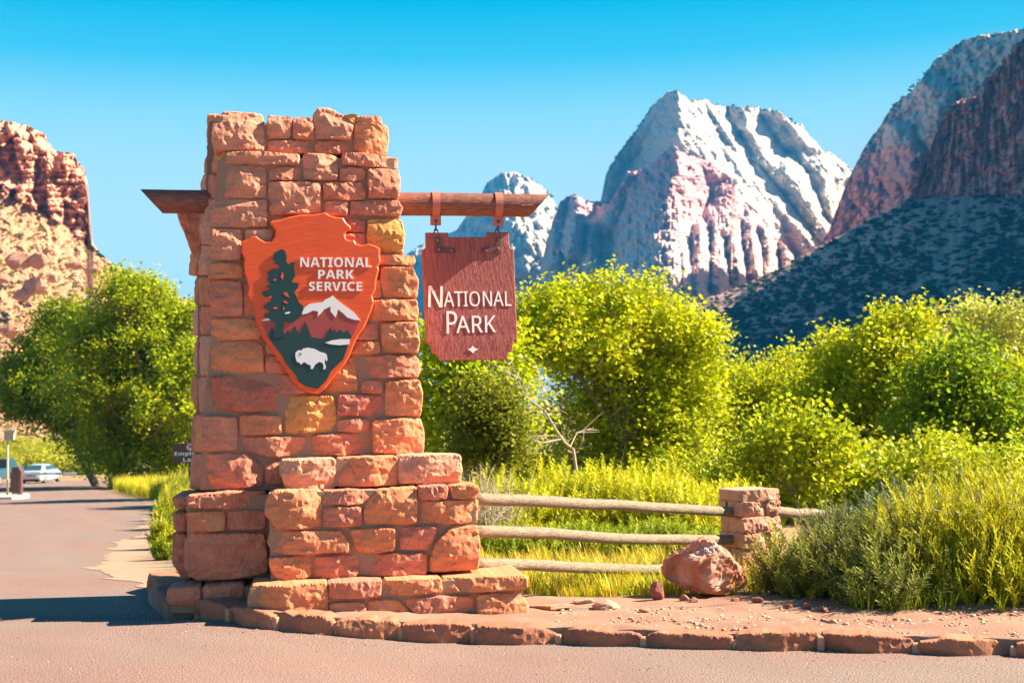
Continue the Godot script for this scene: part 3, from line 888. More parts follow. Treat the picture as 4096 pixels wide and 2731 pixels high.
	lay.call("painted_bison", 2, [1135, 790, 1140, 765, 1165, 750, 1190, 752, 1200, 738, 1240, 728, 1300, 738, 1350, 765, 1390, 775, 1405, 790, 1411, 830, 1400, 848, 1393, 815, 1386, 860, 1398, 890, 1392, 911, 1372, 911, 1380, 890, 1368, 858, 1340, 850, 1315, 865, 1300, 880, 1287, 909, 1264, 909, 1272, 885, 1240, 868, 1210, 850, 1185, 874, 1170, 855, 1150, 850, 1140, 820], 0.009, M.snow)
	lay.call("painted_horn", 2, [1176, 766, 1186, 780, 1186, 794, 1178, 796], 0.0105, M.green)
	for w in [[1, "NATIONAL", 1178, 1428, 1785, 1430, 1178, 1347], [1, "PARK", 1331, 1529, 1636, 1529, 1331, 1454], [2, "SERVICE", 1252, 242, 1708, 243, 1252, 166]]:
		var a := px(w[0], w[2], w[3])
		var b := px(w[0], w[4], w[5])
		var t := px(w[0], w[6], w[7])
		word(w[1], true, on_plane(a.x, a.y, P0, n), on_plane(b.x, b.y, P0, n), on_plane(t.x, t.y, P0, n), n, 0.004, M.white, root)
	# beam through the pillar, its ends cut on the slant, with two hanger straps
	var bo := planes["p"][0] - FN * 0.42 as Vector3
	var L := on_plane(322 * 1.7415, 462.5 * 1.7415, bo, FN)
	var R := on_plane(1262 * 1.7415, 472.5 * 1.7415, bo, FN)
	var ax := (R - L).normalized()
	var rad := 0.108
	var beam := thing("wooden_beam", L.lerp(R, 0.3) * Vector3(1, 1, 1), "dark red brown wooden beam with slanted ends running through the stone pillar", "beam")
	o = beam.position
	var up := ax.cross(FN).normalized()
	if up.y < 0: up = -up
	var fr := up.cross(ax).normalized()
	if fr.dot(FN) < 0: fr = -fr
	var st := newst()
	st.set_smooth_group(0)
	var secs := 44
	var sides := 28
	var rings := []
	for i in secs + 1:
		var t := float(i) / secs
		var ring := []
		for k in sides:
			var a := TAU * k / sides
			var r := rad * (1.0 + 0.03 * nz.get_noise_2d(t * 6.0, cos(a) * 2.0 + sin(a) * 3.0) + 0.012 * nz.get_noise_2d(t * 60.0, a * 4.0))
			if sin(a) > 0.05 and sin(a) < 0.16 and cos(a) > 0: r *= 0.955      # drying crack along the side
			var q := (L + fr * cos(a) * r + up * sin(a) * r)
			var cut0: float = (1.0 - sin(a)) * 0.5 * 0.2
			var cut1: float = (1.0 - sin(a)) * 0.5 * 0.2
			var len := (R - L).length()
			ring.append(q + ax * lerpf(cut0, len - cut1, t) - o)
		rings.append(ring)
	for i in secs:
		for k in sides:
			var k2 := (k + 1) % sides
			quad(st, rings[i][k], rings[i][k2], rings[i + 1][k2], rings[i + 1][k], fr * cos(TAU * (k + 0.5) / sides) + up * sin(TAU * (k + 0.5) / sides))
	st.set_smooth_group(-1)
	for e in [0, secs]:
		var c := Vector3.ZERO
		for q in rings[e]: c += q / sides
		for k in sides: tri(st, c, rings[e][k], rings[e][(k + 1) % sides], -ax if e == 0 else ax)
	part("log", done(st), M.beam, beam)
	st = newst()
	add_tube(st, [on_plane(2085, 823, bo + FN * rad * 1.0, FN) - o, on_plane(2130, 820, bo + FN * rad * 1.0, FN) - o], [0.012, 0.008], 8)
	part("knot", done(st), M.beam, beam)
	var hang := []
	for sx in [376.0, 866.0]:
		var q := px(4, sx, 236)
		var c := on_plane(q.x, q.y, bo, FN)
		c = L + ax * (c - L).dot(ax)
		st = newst()
		var N := 26
		var w := 0.036
		for i in N:
			var a := TAU * i / N
			var b := TAU * (i + 1) / N
			var ra := rad * 1.05
			var rb := rad * 1.11
			var da := fr * cos(a) + up * sin(a)
			var db := fr * cos(b) + up * sin(b)
			for s in [-1.0, 1.0]:
				quad(st, c + da * ra + ax * w * s - o, c + db * ra + ax * w * s - o, c + db * rb + ax * w * s - o, c + da * rb + ax * w * s - o, ax * s)
			quad(st, c + da * rb - ax * w - o, c + db * rb - ax * w - o, c + db * rb + ax * w - o, c + da * rb + ax * w - o, da)
		var strap := part("strap", done(st), M.strap, beam)
		st = newst()
		add_box(st, c - up * (rad * 1.05 + 0.04) + fr * 0.012 - o, Vector3(0.1, 0.085, 0.012), Basis(ax, up, fr), 0.002)
		add_box(st, c - up * (rad * 1.05 + 0.04) - fr * 0.012 - o, Vector3(0.1, 0.085, 0.012), Basis(ax, up, fr), 0.002)
		part("lug", done(st), M.strap, strap)
		st = newst()
		add_tube(st, [c - up * (rad * 1.05 + 0.045) + fr * 0.018 - o, c - up * (rad * 1.05 + 0.045) + fr * 0.032 - o], [0.016, 0.013], 8)
		part("bolt", done(st), M.iron, strap)
		hang.append(c - up * (rad * 1.05 + 0.075))
	# hanging board
	var yaw := deg_to_rad(14.0)
	var bn := Vector3(sin(yaw), 0, cos(yaw))
	var bc := (hang[0] + hang[1]) * 0.5 as Vector3
	var outl := [297, 455, 472, 455, 472, 490, 772, 490, 772, 453, 945, 453, 948, 530, 955, 572, 985, 585, 992, 800, 1012, 1270, 1006, 1292, 985, 1300, 976, 1330, 972, 1382, 940, 1395, 935, 1440, 905, 1446, 415, 1455, 402, 1425, 385, 1410, 352, 1392, 342, 1345, 330, 1325, 300, 1310, 285, 900, 268, 605, 280, 585, 300, 570]
	var bp := flat_to(4, outl, bc, bn)
	var board := thing("hanging_sign", bp[18], "maroon wooden board lettered in white hanging on chains from the beam", "sign")
	o = board.position
	var ex := Vector3(cos(yaw), 0, -sin(yaw))
	part("board", board_mesh(bp, bn, o), board_mat(), board)
	var bl := bc + bn * 0.032
	for w in [["N", 318, 1034, 430, 1038, 318, 868], ["ATIONAL", 442, 1031, 972, 1026, 442, 914], ["P", 464, 1243, 545, 1243, 464, 1068], ["ARK", 540, 1238, 850, 1232, 540, 1106]]:
		var a := px(4, w[1], w[2])
		var b := px(4, w[3], w[4])
		var t := px(4, w[5], w[6])
		word(w[0], false, on_plane(a.x, a.y, bl, bn), on_plane(b.x, b.y, bl, bn), on_plane(t.x, t.y, bl, bn), bn, 0.0, M.white, board)
	part("star", prism(flat_to(4, [626, 1367, 652, 1358, 668, 1338, 682, 1357, 713, 1365, 685, 1378, 670, 1397, 652, 1378], bl, bn), bn, 0.004, -0.002, 0.0, o), M.white, board)
	for q in [[[370, 492, 380, 484, 402, 484, 413, 496, 416, 562, 430, 572, 515, 572, 530, 588, 526, 608, 512, 614, 380, 612, 370, 590], [[392, 512], [400, 585], [500, 592]]], [[850, 494, 862, 488, 888, 490, 891, 612, 752, 614, 738, 592, 752, 568, 838, 565, 848, 545], [[872, 506], [868, 578], [770, 590]]]]:
		var br := part("corner_bracket", prism(flat_to(4, q[0], bl, bn), bn, 0.01, -0.002, 0.002, o), M.iron, board)
		for e in q[1]:
			var w := px(4, e[0], e[1])
			var c := on_plane(w.x, w.y, bl, bn) - o
			st = newst()
			add_tube(st, [c + bn * 0.008, c + bn * 0.018, c + bn * 0.021], [0.011, 0.01, 0.006], 8)
			part("bolt", done(st), M.strap, br)
	for i in 2:
		var a: Vector3 = hang[i]
		var w := px(4, [381.0, 858.0][i], 470)
		var b := on_plane(w.x, w.y, bc, bn)
		for k in 2:
			var c := a.lerp(b, [0.28, 0.76][k])
			var h: float = a.distance_to(b) * 0.32
			var sd := ex if k == 1 else bn
			st = newst()
			var pts := []
			var rr := []
			for j in 15:
				var t := TAU * j / 14.0
				pts.append(c + sd * 0.019 * cos(t) + Vector3.UP * (h + 0.0) * sin(t) - o)
				rr.append(0.0062)
			add_tube(st, pts, rr, 6, 0.0, 0, false)
			part("chain_link", done(st), M.iron, board)

func board_mesh(bp: Array, n: Vector3, o: Vector3) -> ArrayMesh:
	var st := newst()
	add_prism(st, bp, n, 0.03, -0.03, 0.006, o)
	return done(st)
func board_mat() -> StandardMaterial3D:      # weathered vertical grain on the right half, fresh smooth paint on the left
	var m := mat(lin(0.45, 0.115, 0.1), 0.55, tex(0.02, Color(0.72, 0.66, 0.66), Color(1, 1, 1), 41), tex(0.035, Color.BLACK, Color.WHITE, 42, 9.0), Vector3(7, 0.35, 7), false, 0.55)
	return m

# ---- fence
func build_fence() -> void:
	var d2 := 14.2
	var beta := deg_to_rad(24.0)
	var pc := vat(1722, 1215, d2)
	var pn := Vector3(sin(beta), 0, cos(beta))
	var px_ := Vector3(cos(beta), 0, -sin(beta))
	var y0 := gy(pc.x, pc.z) - 0.1
	var ytop := vat(1722, 1122, d2).y
	var foot := Vector3(pc.x, y0, pc.z)
	var post := thing("stone_fence_post", foot, "short square post of pink sandstone blocks carrying the wooden rails", "post")
	var hw := 0.235
	var courses := [[0.0, 0.115, 0.02]]
	var hh := 0.125
	while hh < ytop - y0:
		courses.append([hh, hh + 0.155, -0.004 + 0.008 * (courses.size() % 3) + hh * 0.03])
		hh += 0.168
	for c in courses.size():
		var ya: float = ytop - y0 - courses[c][1]
		var yb: float = ytop - y0 - courses[c][0]
		var w: float = hw + courses[c][2]
		for f in 4:
			var ang := PI / 2 * f
			var nn := (pn * cos(ang) - px_ * sin(ang)).normalized()      # front, left, back, right
			var xx := nn.cross(Vector3.UP) * -1.0
			var cuts := [-w, w]
			if c > 0 and c % 2 == 1 and f % 2 == 0: cuts = [-w, 0.06, w]
			if c > 0 and c % 2 == 0 and f % 2 == 1: cuts = [-w + 0.13, -0.02, w - 0.13]
			elif f % 2 == 1: cuts = [-w + 0.13, w - 0.13]
			if c == 0 and f % 2 == 1: continue
			for k in cuts.size() - 1:
				var a: float = cuts[k] + 0.006
				var b: float = cuts[k + 1] - 0.006
				var pl := nn * (w - 0.015)
				var pts := [pl + xx * a + Vector3.UP * ya, pl + xx * b + Vector3.UP * ya, pl + xx * b + Vector3.UP * yb, pl + xx * a + Vector3.UP * yb]
				for q in 4: pts[q] += foot
				part("stone", stone_mesh(pts, nn, w - 0.01 if c == 0 else 0.13, 0.025, 600 + c * 10 + f * 3 + k, Color(0.82, 0.4, 0.27) * rnd(c * 9 + f).randf_range(0.9, 1.15), foot, 0.024), M.stone, post)
	var st := newst()
	add_box(st, Vector3(0, (ytop - y0) * 0.5 - 0.02, 0), Vector3(hw * 2 - 0.03, ytop - y0 - 0.05, hw * 2 - 0.03), Basis(px_, Vector3.UP, pn))
	part("mortar_core", done(st), M.mortar, post)
	# rails
	var sp := G0 - FN * 0.55
	var names := ["uppermost", "middle", "lowest"]
	var pairs := [[1085, 1143.5, 1700, 1176], [1085, 1222.5, 1700, 1241], [1085, 1296.5, 1700, 1310]]
	for i in 3:
		var q: Array = pairs[i]
		var a := on_plane(q[0] * 1.7415, q[1] * 1.7415, sp, FN)
		var b := vat(q[2], q[3], d2)
		rail(a, b, "weathered grey tan log rail, %s of three between pillar and stone post" % names[i], 700 + i)
	rail(vat(1745, 1170, 14.4), vat(1890, 1181, 15.6), "weathered log rail running from the stone post into the shrubs", 711)
func rail(a: Vector3, b: Vector3, label: String, sd: int) -> void:
	var mid := a.lerp(b, 0.5)
	var st := newst()
	st.set_smooth_group(0)
	var N := 26
	var pts := []
	var sides := 16
	var ax := (b - a).normalized()
	var up := Vector3.UP
	var fr := ax.cross(up).normalized()
	up = fr.cross(ax)
	var rings := []
	for i in N + 1:
		var t := float(i) / N
		var c := a.lerp(b, t) - mid + up * 0.012 * nz.get_noise_2d(t * 3.0, sd) * 2.0
		var ring := []
		for k in sides:
			var an := TAU * k / sides
			var r := 0.053 * (1.0 + 0.07 * nz.get_noise_2d(t * 7.0 + sd, cos(an) * 3.0 + sin(an)) + 0.03 * nz.get_noise_2d(t * 30.0, an * 6.0 + sd))
			ring.append(c + fr * cos(an) * r + up * sin(an) * r)
		rings.append(ring)
	for i in N:
		for k in sides:
			quad(st, rings[i][k], rings[i][(k + 1) % sides], rings[i + 1][(k + 1) % sides], rings[i + 1][k], fr * cos(TAU * (k + 0.5) / sides) + up * sin(TAU * (k + 0.5) / sides))
	for e in [0, N]:
		for k in sides: tri(st, a.lerp(b, float(e) / N) - mid, rings[e][k], rings[e][(k + 1) % sides], -ax if e == 0 else ax)
	var o := part("fence_rail", done(st), M.rail)
	o.position = mid
	tag(o, label, "rail", "log rails of the fence")

# ---- mountains: relief over an outline, pixels in the 2352-wide picture
func relief(called: String, u0: float, u1: float, nu: int, nv: int, top: Array, bot: Array, df: Callable, cf: Callable, jag := 4.0, back := 0.25) -> MeshInstance3D:
	var P := PackedVector3Array()
	var C := PackedColorArray()
	for j in range(-5, nv + 1):
		for i in nu + 1:
			var u := lerpf(u0, u1, float(i) / nu)
			var vt := poly_y(top, u) + jag * (nz.get_noise_2d(u * 0.09, 3.0) + 0.7 * nz.get_noise_2d(u * 0.3, 8.0))
			var vb := poly_y(bot, u)
			var t := maxf(0.0, float(j) / nv)
			var v := lerpf(vt, maxf(vb, vt + 2.0), t)
			var d: float = df.call(u, v, (v - vt))
			var p := vat(u, v, d)
			if j < 0:      # the far side falls away behind the skyline
				var k := -j / 5.0
				var b := ray(u * 1.7415, v * 1.7415)
				b.y = 0
				p += b.normalized() * d * back * k
				p.y -= d * back * 0.9 * k * k * maxf(0.1, p.y / d * 2.5)
			P.append(p)
			C.append(cf.call(u, v, v - vt))
	var o := part(called, grid_mesh(P, C, nu, nv + 5, Vector3(0, 0.3, 1)), M.farland)
	o.set_meta("kind", "structure")
	return o
func seg_dist(x: float, y: float, a: Array) -> Vector2:      # distance to a polyline (signed: + right of it) and how far along
	var best := 1e9
	var sgn := 1.0
	var along := 0.0
	for i in range(0, a.size() - 2, 2):
		var ax: float = a[i]; var ay: float = a[i + 1]
		var bx: float = a[i + 2]; var by: float = a[i + 3]
		var dx := bx - ax; var dy := by - ay
		var t := clampf(((x - ax) * dx + (y - ay) * dy) / (dx * dx + dy * dy), 0, 1)
		var ex := x - ax - t * dx; var ey := y - ay - t * dy
		var q := ex * ex + ey * ey
		if q < best:
			best = q; along = (i / 2 + t) / (a.size() / 2 - 1)
	return Vector2(sqrt(best), along)
func ridges(u: float, v: float, R: Array) -> float:
	var h := 0.0
	for r in R:
		var w: float = r[1]
		var pl: Array = r[2]
		if u < r[3] - w or u > r[4] + w: continue
		var d := seg_dist(u, v, pl).x
		if d < w:
			var k := 1.0 - d / w
			h = maxf(h, float(r[0]) * k * (1.6 - 0.6 * k))
	return h
func zr(p: float, w: float, xy: Array) -> Array:      # ridge given in the pixels of a mountain zoom: prominence, half width, polyline, least and greatest x
	var a := []
	var lo := 1e9
	var hi := -1e9
	for i in range(0, xy.size(), 2):
		a.append(976.0 + 0.4394 * xy[i]); a.append(172.0 + 0.4394 * xy[i + 1])
		lo = minf(lo, a[-2]); hi = maxf(hi, a[-2])
	return [p, w * 0.4394, a, lo, hi]
func fbm(u: float, v: float, s: float, o := 0.0) -> float:
	return nz.get_noise_3d(u * s, v * s, o)

func build_mountains() -> void:
	var white := Color(0.48, 0.41, 0.34)
	var pink := Color(0.55, 0.35, 0.34)
	var red := Color(0.5, 0.22, 0.22)
	var bush := Color(0.06, 0.09, 0.05)
	# far white dome
	relief("far_peak", 900, 1300, 120, 90, [[900, 620], [945, 575], [970, 560], [1010, 545], [1050, 528], [1100, 455], [1120, 418], [1150, 398], [1180, 394], [1215, 408], [1250, 432], [1285, 480], [1310, 600]], [[900, 800], [1310, 800]],
		func(u: float, v: float, h: float):
			var r := ridges(u, v, [zr(300, 330, [430, 510, 400, 700, 520, 780, 560, 900]), zr(120, 120, [560, 560, 640, 700, 600, 900])])
			return 3800.0 - r - h * 0.9 + 60.0 * fbm(u, v, 0.05) + 25.0 * fbm(u, v, 0.2),
		func(u: float, v: float, h: float): return white.lerp(bush, clampf(fbm(u, v, 0.5, 5.0) * 3.0 - 0.6 + (0.5 if h < 8 else 0.0), 0, 0.8)), 3.0)
	# the great white peak
	var R := [
		zr(230, 260, [1325, 85, 1345, 250, 1400, 400, 1540, 500, 1620, 600, 1700, 760]),
		zr(150, 95, [1470, 130, 1540, 260, 1660, 440, 1760, 590, 1900, 760, 2060, 920]),
		
		zr(150, 110, [1660, 180, 1760, 420, 1880, 520]),
		zr(170, 130, [1850, 185, 1970, 330, 2080, 480, 2110, 650, 2150, 820]),
		zr(140, 90, [1930, 240, 2060, 390, 2160, 540, 2160, 800]),
		zr(190, 120, [1890, 505, 1960, 590, 2030, 700, 2120, 850]),
		zr(120, 80, [1960, 570, 1980, 700, 2060, 800]),
		
		zr(130, 80, [1240, 120, 1150, 290, 1000, 400, 940, 520, 920, 700]),
		zr(90, 70, [1130, 300, 1180, 360, 1260, 420]),
		zr(110, 90, [2100, 410, 2180, 480, 2240, 560]),
	]
	relief("white_peak", 1370, 1990, 320, 230, [[1370, 560], [1378, 470], [1392, 400], [1425, 345], [1462, 298], [1500, 240], [1530, 214], [1556, 208], [1572, 222], [1590, 232], [1620, 226], [1640, 242], [1690, 244], [1760, 250], [1790, 256], [1815, 278], [1840, 285], [1850, 300], [1895, 352], [1905, 348], [1940, 375], [1962, 395], [1972, 520], [1990, 600]], [[1370, 760], [1990, 760]],
		func(u: float, v: float, h: float):
			var du := (u - 1560.0)
			var stretch := nz.get_noise_2d((u - v * 0.75) * 0.09, v * 0.012)
			return 2900.0 + (du * 0.5 if du > 0 else du * -1.2) - ridges(u, v, R) - h * 0.8 + 12.0 * stretch + 40.0 * fbm(u, v, 0.035, 4.0) + 14.0 * fbm(u, v, 0.08, 2.0) + 3.0 * fbm(u, v, 0.3) + 5.0 * nz.get_noise_2d(u * 0.03, v * 0.4),
		func(u: float, v: float, h: float):
			var low := smoothstep(80.0, 260.0, v - 300.0 + (u - 1560.0) * -0.25 + 60.0 * fbm(u, v, 0.04, 2.0))
			var c := white.lerp(pink, 0.85 * low + 0.25 * clampf(fbm(u, v, 0.08, 9.0), 0, 1))
			return c.lerp(bush, clampf(fbm(u, v, 0.45, 5.0) * 3.2 - 0.9 + (0.9 if h < 7 else 0.0) + (0.35 if u < 1500 and v < 400 else 0.0), 0, 0.85)), 4.0)
	# red buttress in front of it
	var R2 := [
		zr(220, 230, [1310, 365, 1320, 480, 1250, 620, 1200, 800, 1190, 1050]),
		zr(150, 120, [1330, 380, 1450, 450, 1600, 530, 1610, 700, 1560, 760]),
		zr(110, 75, [1300, 570, 1300, 700, 1290, 800]),
		zr(130, 65, [1440, 800, 1440, 950, 1430, 1130]), zr(110, 55, [1525, 760, 1530, 900, 1540, 1120]), zr(110, 55, [1610, 720, 1620, 900, 1650, 1080]), zr(120, 60, [1690, 700, 1710, 880, 1740, 1080]),
		zr(110, 55, [1770, 790, 1800, 900, 1800, 1030]), zr(90, 45, [1880, 880, 1900, 980, 1900, 1030]), zr(120, 65, [1350, 940, 1360, 1020, 1380, 1130]), zr(120, 70, [1060, 880, 1080, 960, 1080, 1050]),
		zr(90, 60, [1110, 670, 1120, 740, 1130, 850]), zr(110, 80, [1080, 500, 1000, 640, 960, 760]), zr(120, 80, [780, 620, 800, 700, 760, 900]), zr(80, 50, [880, 780, 860, 900, 870, 1000]), zr(100, 60, [700, 680, 680, 800, 660, 1000]),
	]
	relief("red_buttress", 1235, 1835, 320, 230, [[1235, 640], [1262, 530], [1285, 465], [1300, 455], [1320, 445], [1345, 462], [1375, 462], [1398, 470], [1430, 415], [1440, 395], [1470, 392], [1500, 372], [1530, 345], [1550, 333], [1570, 352], [1600, 362], [1630, 366], [1650, 388], [1680, 405], [1690, 445], [1720, 480], [1750, 500], [1775, 545], [1800, 560], [1822, 585], [1835, 660]], [[1235, 720], [1835, 720]],
		func(u: float, v: float, h: float):
			var du := u - 1560.0
			var col := nz.get_noise_2d(u * 0.22, v * 0.02)
			return 2350.0 + (du * 1.3 if du > 0 else du * -0.7) - ridges(u, v, R2) - h * 1.0 + 13.0 * col * smoothstep(90.0, 200.0, h + 40.0) + 34.0 * fbm(u, v, 0.07, 3.0) + 8.0 * fbm(u, v, 0.2) + 6.0 * nz.get_noise_2d(u * 0.02, v * 0.5),
		func(u: float, v: float, h: float):
			var c := pink.lerp(red, clampf(0.85 + fbm(u, v, 0.06, 4.0) * 1.0 - smoothstep(440.0, 540.0, v + 30.0 * fbm(u, v, 0.05, 8.0)) * 0.8, 0, 1)).lerp(white, smoothstep(430.0, 520.0, v) * 0.3)
			return c.lerp(bush, clampf(fbm(u, v, 0.4, 15.0) * 3.0 - 1.0, 0, 0.8)), 5.0)
	# the white mountain on the right
	relief("right_peak", 1860, 2520, 260, 240, [[1860, 590], [1900, 540], [1925, 470], [1945, 420], [1960, 390], [1985, 340], [2020, 290], [2050, 245], [2075, 222], [2100, 205], [2125, 170], [2150, 135], [2165, 128], [2180, 112], [2215, 92], [2260, 78], [2300, 74], [2352, 66], [2420, 30], [2520, -60]], [[1860, 640], [2520, 640]],
		func(u: float, v: float, h: float):
			return 2300.0 - (u - 1900.0) * 1.5 - ridges(u, v, [zr(90, 90, [2620, 50, 2700, 120, 2680, 230, 2640, 330]), zr(110, 90, [2480, 330, 2560, 420, 2520, 520]), zr(60, 60, [2440, 380, 2470, 470, 2460, 560])]) - h * 0.5 + 40.0 * fbm(u, v, 0.05) + 16.0 * fbm(u, v, 0.12) + 4.0 * fbm(u, v, 0.4) + 9.0 * nz.get_noise_2d(u * 0.03, v * 0.45),
		func(u: float, v: float, h: float):
			var c := white.lerp(red.lerp(pink, 0.4), smoothstep(300.0, 390.0, v + 40.0 * fbm(u, v, 0.03) ) * 0.85)
			return c.lerp(bush, clampf(fbm(u, v, 0.4, 5.0) * 3.0 - 0.9 + (0.7 if h < 6 else 0.0), 0, 0.8)), 4.0)
	# red canyon wall running out of the frame, tall enough to shade the slope below it
	var wall_top := [[2060, 470], [2090, 452], [2105, 430], [2120, 385], [2135, 350], [2150, 310], [2170, 265], [2195, 235], [2230, 225], [2255, 215], [2270, 180], [2300, 145], [2352, 85], [2450, 10], [2600, -150], [2800, -420], [3050, -640], [3400, -800], [3700, -840]]
	relief("canyon_wall", 2060, 3700, 420, 170, wall_top, [[2060, 520], [3700, 560]],
		func(u: float, v: float, h: float):
			var k := clampf((u - 2352.0) / 1300.0, 0, 1)
			var d := 1060.0 - (u - 2090.0) * 0.45 * (1.0 - k) - 240.0 * k
			return d - h * 0.12 + 16.0 * fbm(u, v, 0.05, 1.0) + 10.0 * nz.get_noise_2d(u * 0.16, v * 0.02) + 6.0 * fbm(u, v, 0.3) + 7.0 * nz.get_noise_2d(u * 0.02, v * 0.35),
		func(u: float, v: float, h: float):
			var c := Color(0.42, 0.16, 0.13).lerp(pink, clampf(0.3 + fbm(u, v, 0.1, 6.0), 0, 0.6))
			return c.lerp(bush, clampf(fbm(u, v, 0.16, 5.0) * 3.0 - 0.75 + (0.6 if v < 330 and h < 60 else 0.0), 0, 0.85)), 6.0, 0.35)
	# dark bushy slope below the wall
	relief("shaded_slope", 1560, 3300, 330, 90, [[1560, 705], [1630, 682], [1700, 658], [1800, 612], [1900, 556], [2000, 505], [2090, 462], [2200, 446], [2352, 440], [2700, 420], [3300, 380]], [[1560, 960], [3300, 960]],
		func(u: float, v: float, h: float):
			var t := clampf(h / (960.0 - poly_y([[1560, 705], [2090, 462], [2352, 440], [3300, 380]], u)), 0, 1)
			var d0 := 1040.0 - (u - 2090.0) * 0.42
			if u > 2352: d0 = 930.0
			return lerpf(minf(d0, 1250.0), 420.0, pow(t, 0.75)) + 10.0 * fbm(u, v, 0.05) + 4.0 * fbm(u, v, 0.3),
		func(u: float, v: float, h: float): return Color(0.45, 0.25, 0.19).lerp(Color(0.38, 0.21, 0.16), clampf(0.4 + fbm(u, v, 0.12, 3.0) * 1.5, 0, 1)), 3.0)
	# left mesa: cliff band over a boulder slope
	var base := [[-400, 380], [0, 440], [60, 470], [130, 510], [190, 560], [240, 600], [560, 800]]
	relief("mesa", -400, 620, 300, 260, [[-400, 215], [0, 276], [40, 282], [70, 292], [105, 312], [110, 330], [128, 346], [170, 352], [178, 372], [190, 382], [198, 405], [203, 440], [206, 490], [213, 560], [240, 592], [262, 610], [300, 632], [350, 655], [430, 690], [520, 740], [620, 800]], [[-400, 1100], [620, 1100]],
		func(u: float, v: float, h: float):
			var vb := poly_y(base, u)
			var d: float
			var corner := maxf(0.0, u - 120.0)
			if v < vb:
				var blocks := nzc.get_noise_2d(u * 0.03, v * 0.014) * 7.0 + nzc.get_noise_2d(u * 0.07 + 40.0, v * 0.03) * 3.5
				var sv := v * 0.055 + 0.5 * nz.get_noise_2d(u * 0.02, v * 0.02)
				var ledge := 5.0 * nz.get_noise_2d(u * 0.01, v * 0.12) + 2.6 * ((sv - floorf(sv)) - smoothstep(0.35, 0.6, sv - floorf(sv)))
				d = 500.0 + (vb - v) * 0.04 + blocks + ledge + 6.0 * fbm(u, v, 0.06) + 2.0 * fbm(u, v, 0.4) + u * 0.12 + 8.0 * smoothstep(0.0, 1.0, 1.0 - h / 30.0)
			else:
				var t := (v - vb) / (1100.0 - vb)
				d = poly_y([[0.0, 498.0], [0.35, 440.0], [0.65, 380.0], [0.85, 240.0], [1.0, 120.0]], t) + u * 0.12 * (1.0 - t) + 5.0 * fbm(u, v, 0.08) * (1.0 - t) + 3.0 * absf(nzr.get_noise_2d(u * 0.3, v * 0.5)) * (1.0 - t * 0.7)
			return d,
		func(u: float, v: float, h: float):
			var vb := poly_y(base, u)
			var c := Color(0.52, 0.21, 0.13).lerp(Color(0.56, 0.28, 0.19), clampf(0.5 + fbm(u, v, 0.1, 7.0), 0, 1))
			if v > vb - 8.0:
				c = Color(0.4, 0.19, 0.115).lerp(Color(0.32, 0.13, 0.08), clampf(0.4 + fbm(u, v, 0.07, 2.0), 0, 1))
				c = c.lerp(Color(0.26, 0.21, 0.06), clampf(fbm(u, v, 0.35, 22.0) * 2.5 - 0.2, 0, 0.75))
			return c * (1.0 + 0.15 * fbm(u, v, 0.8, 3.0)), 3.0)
	scatter_far()

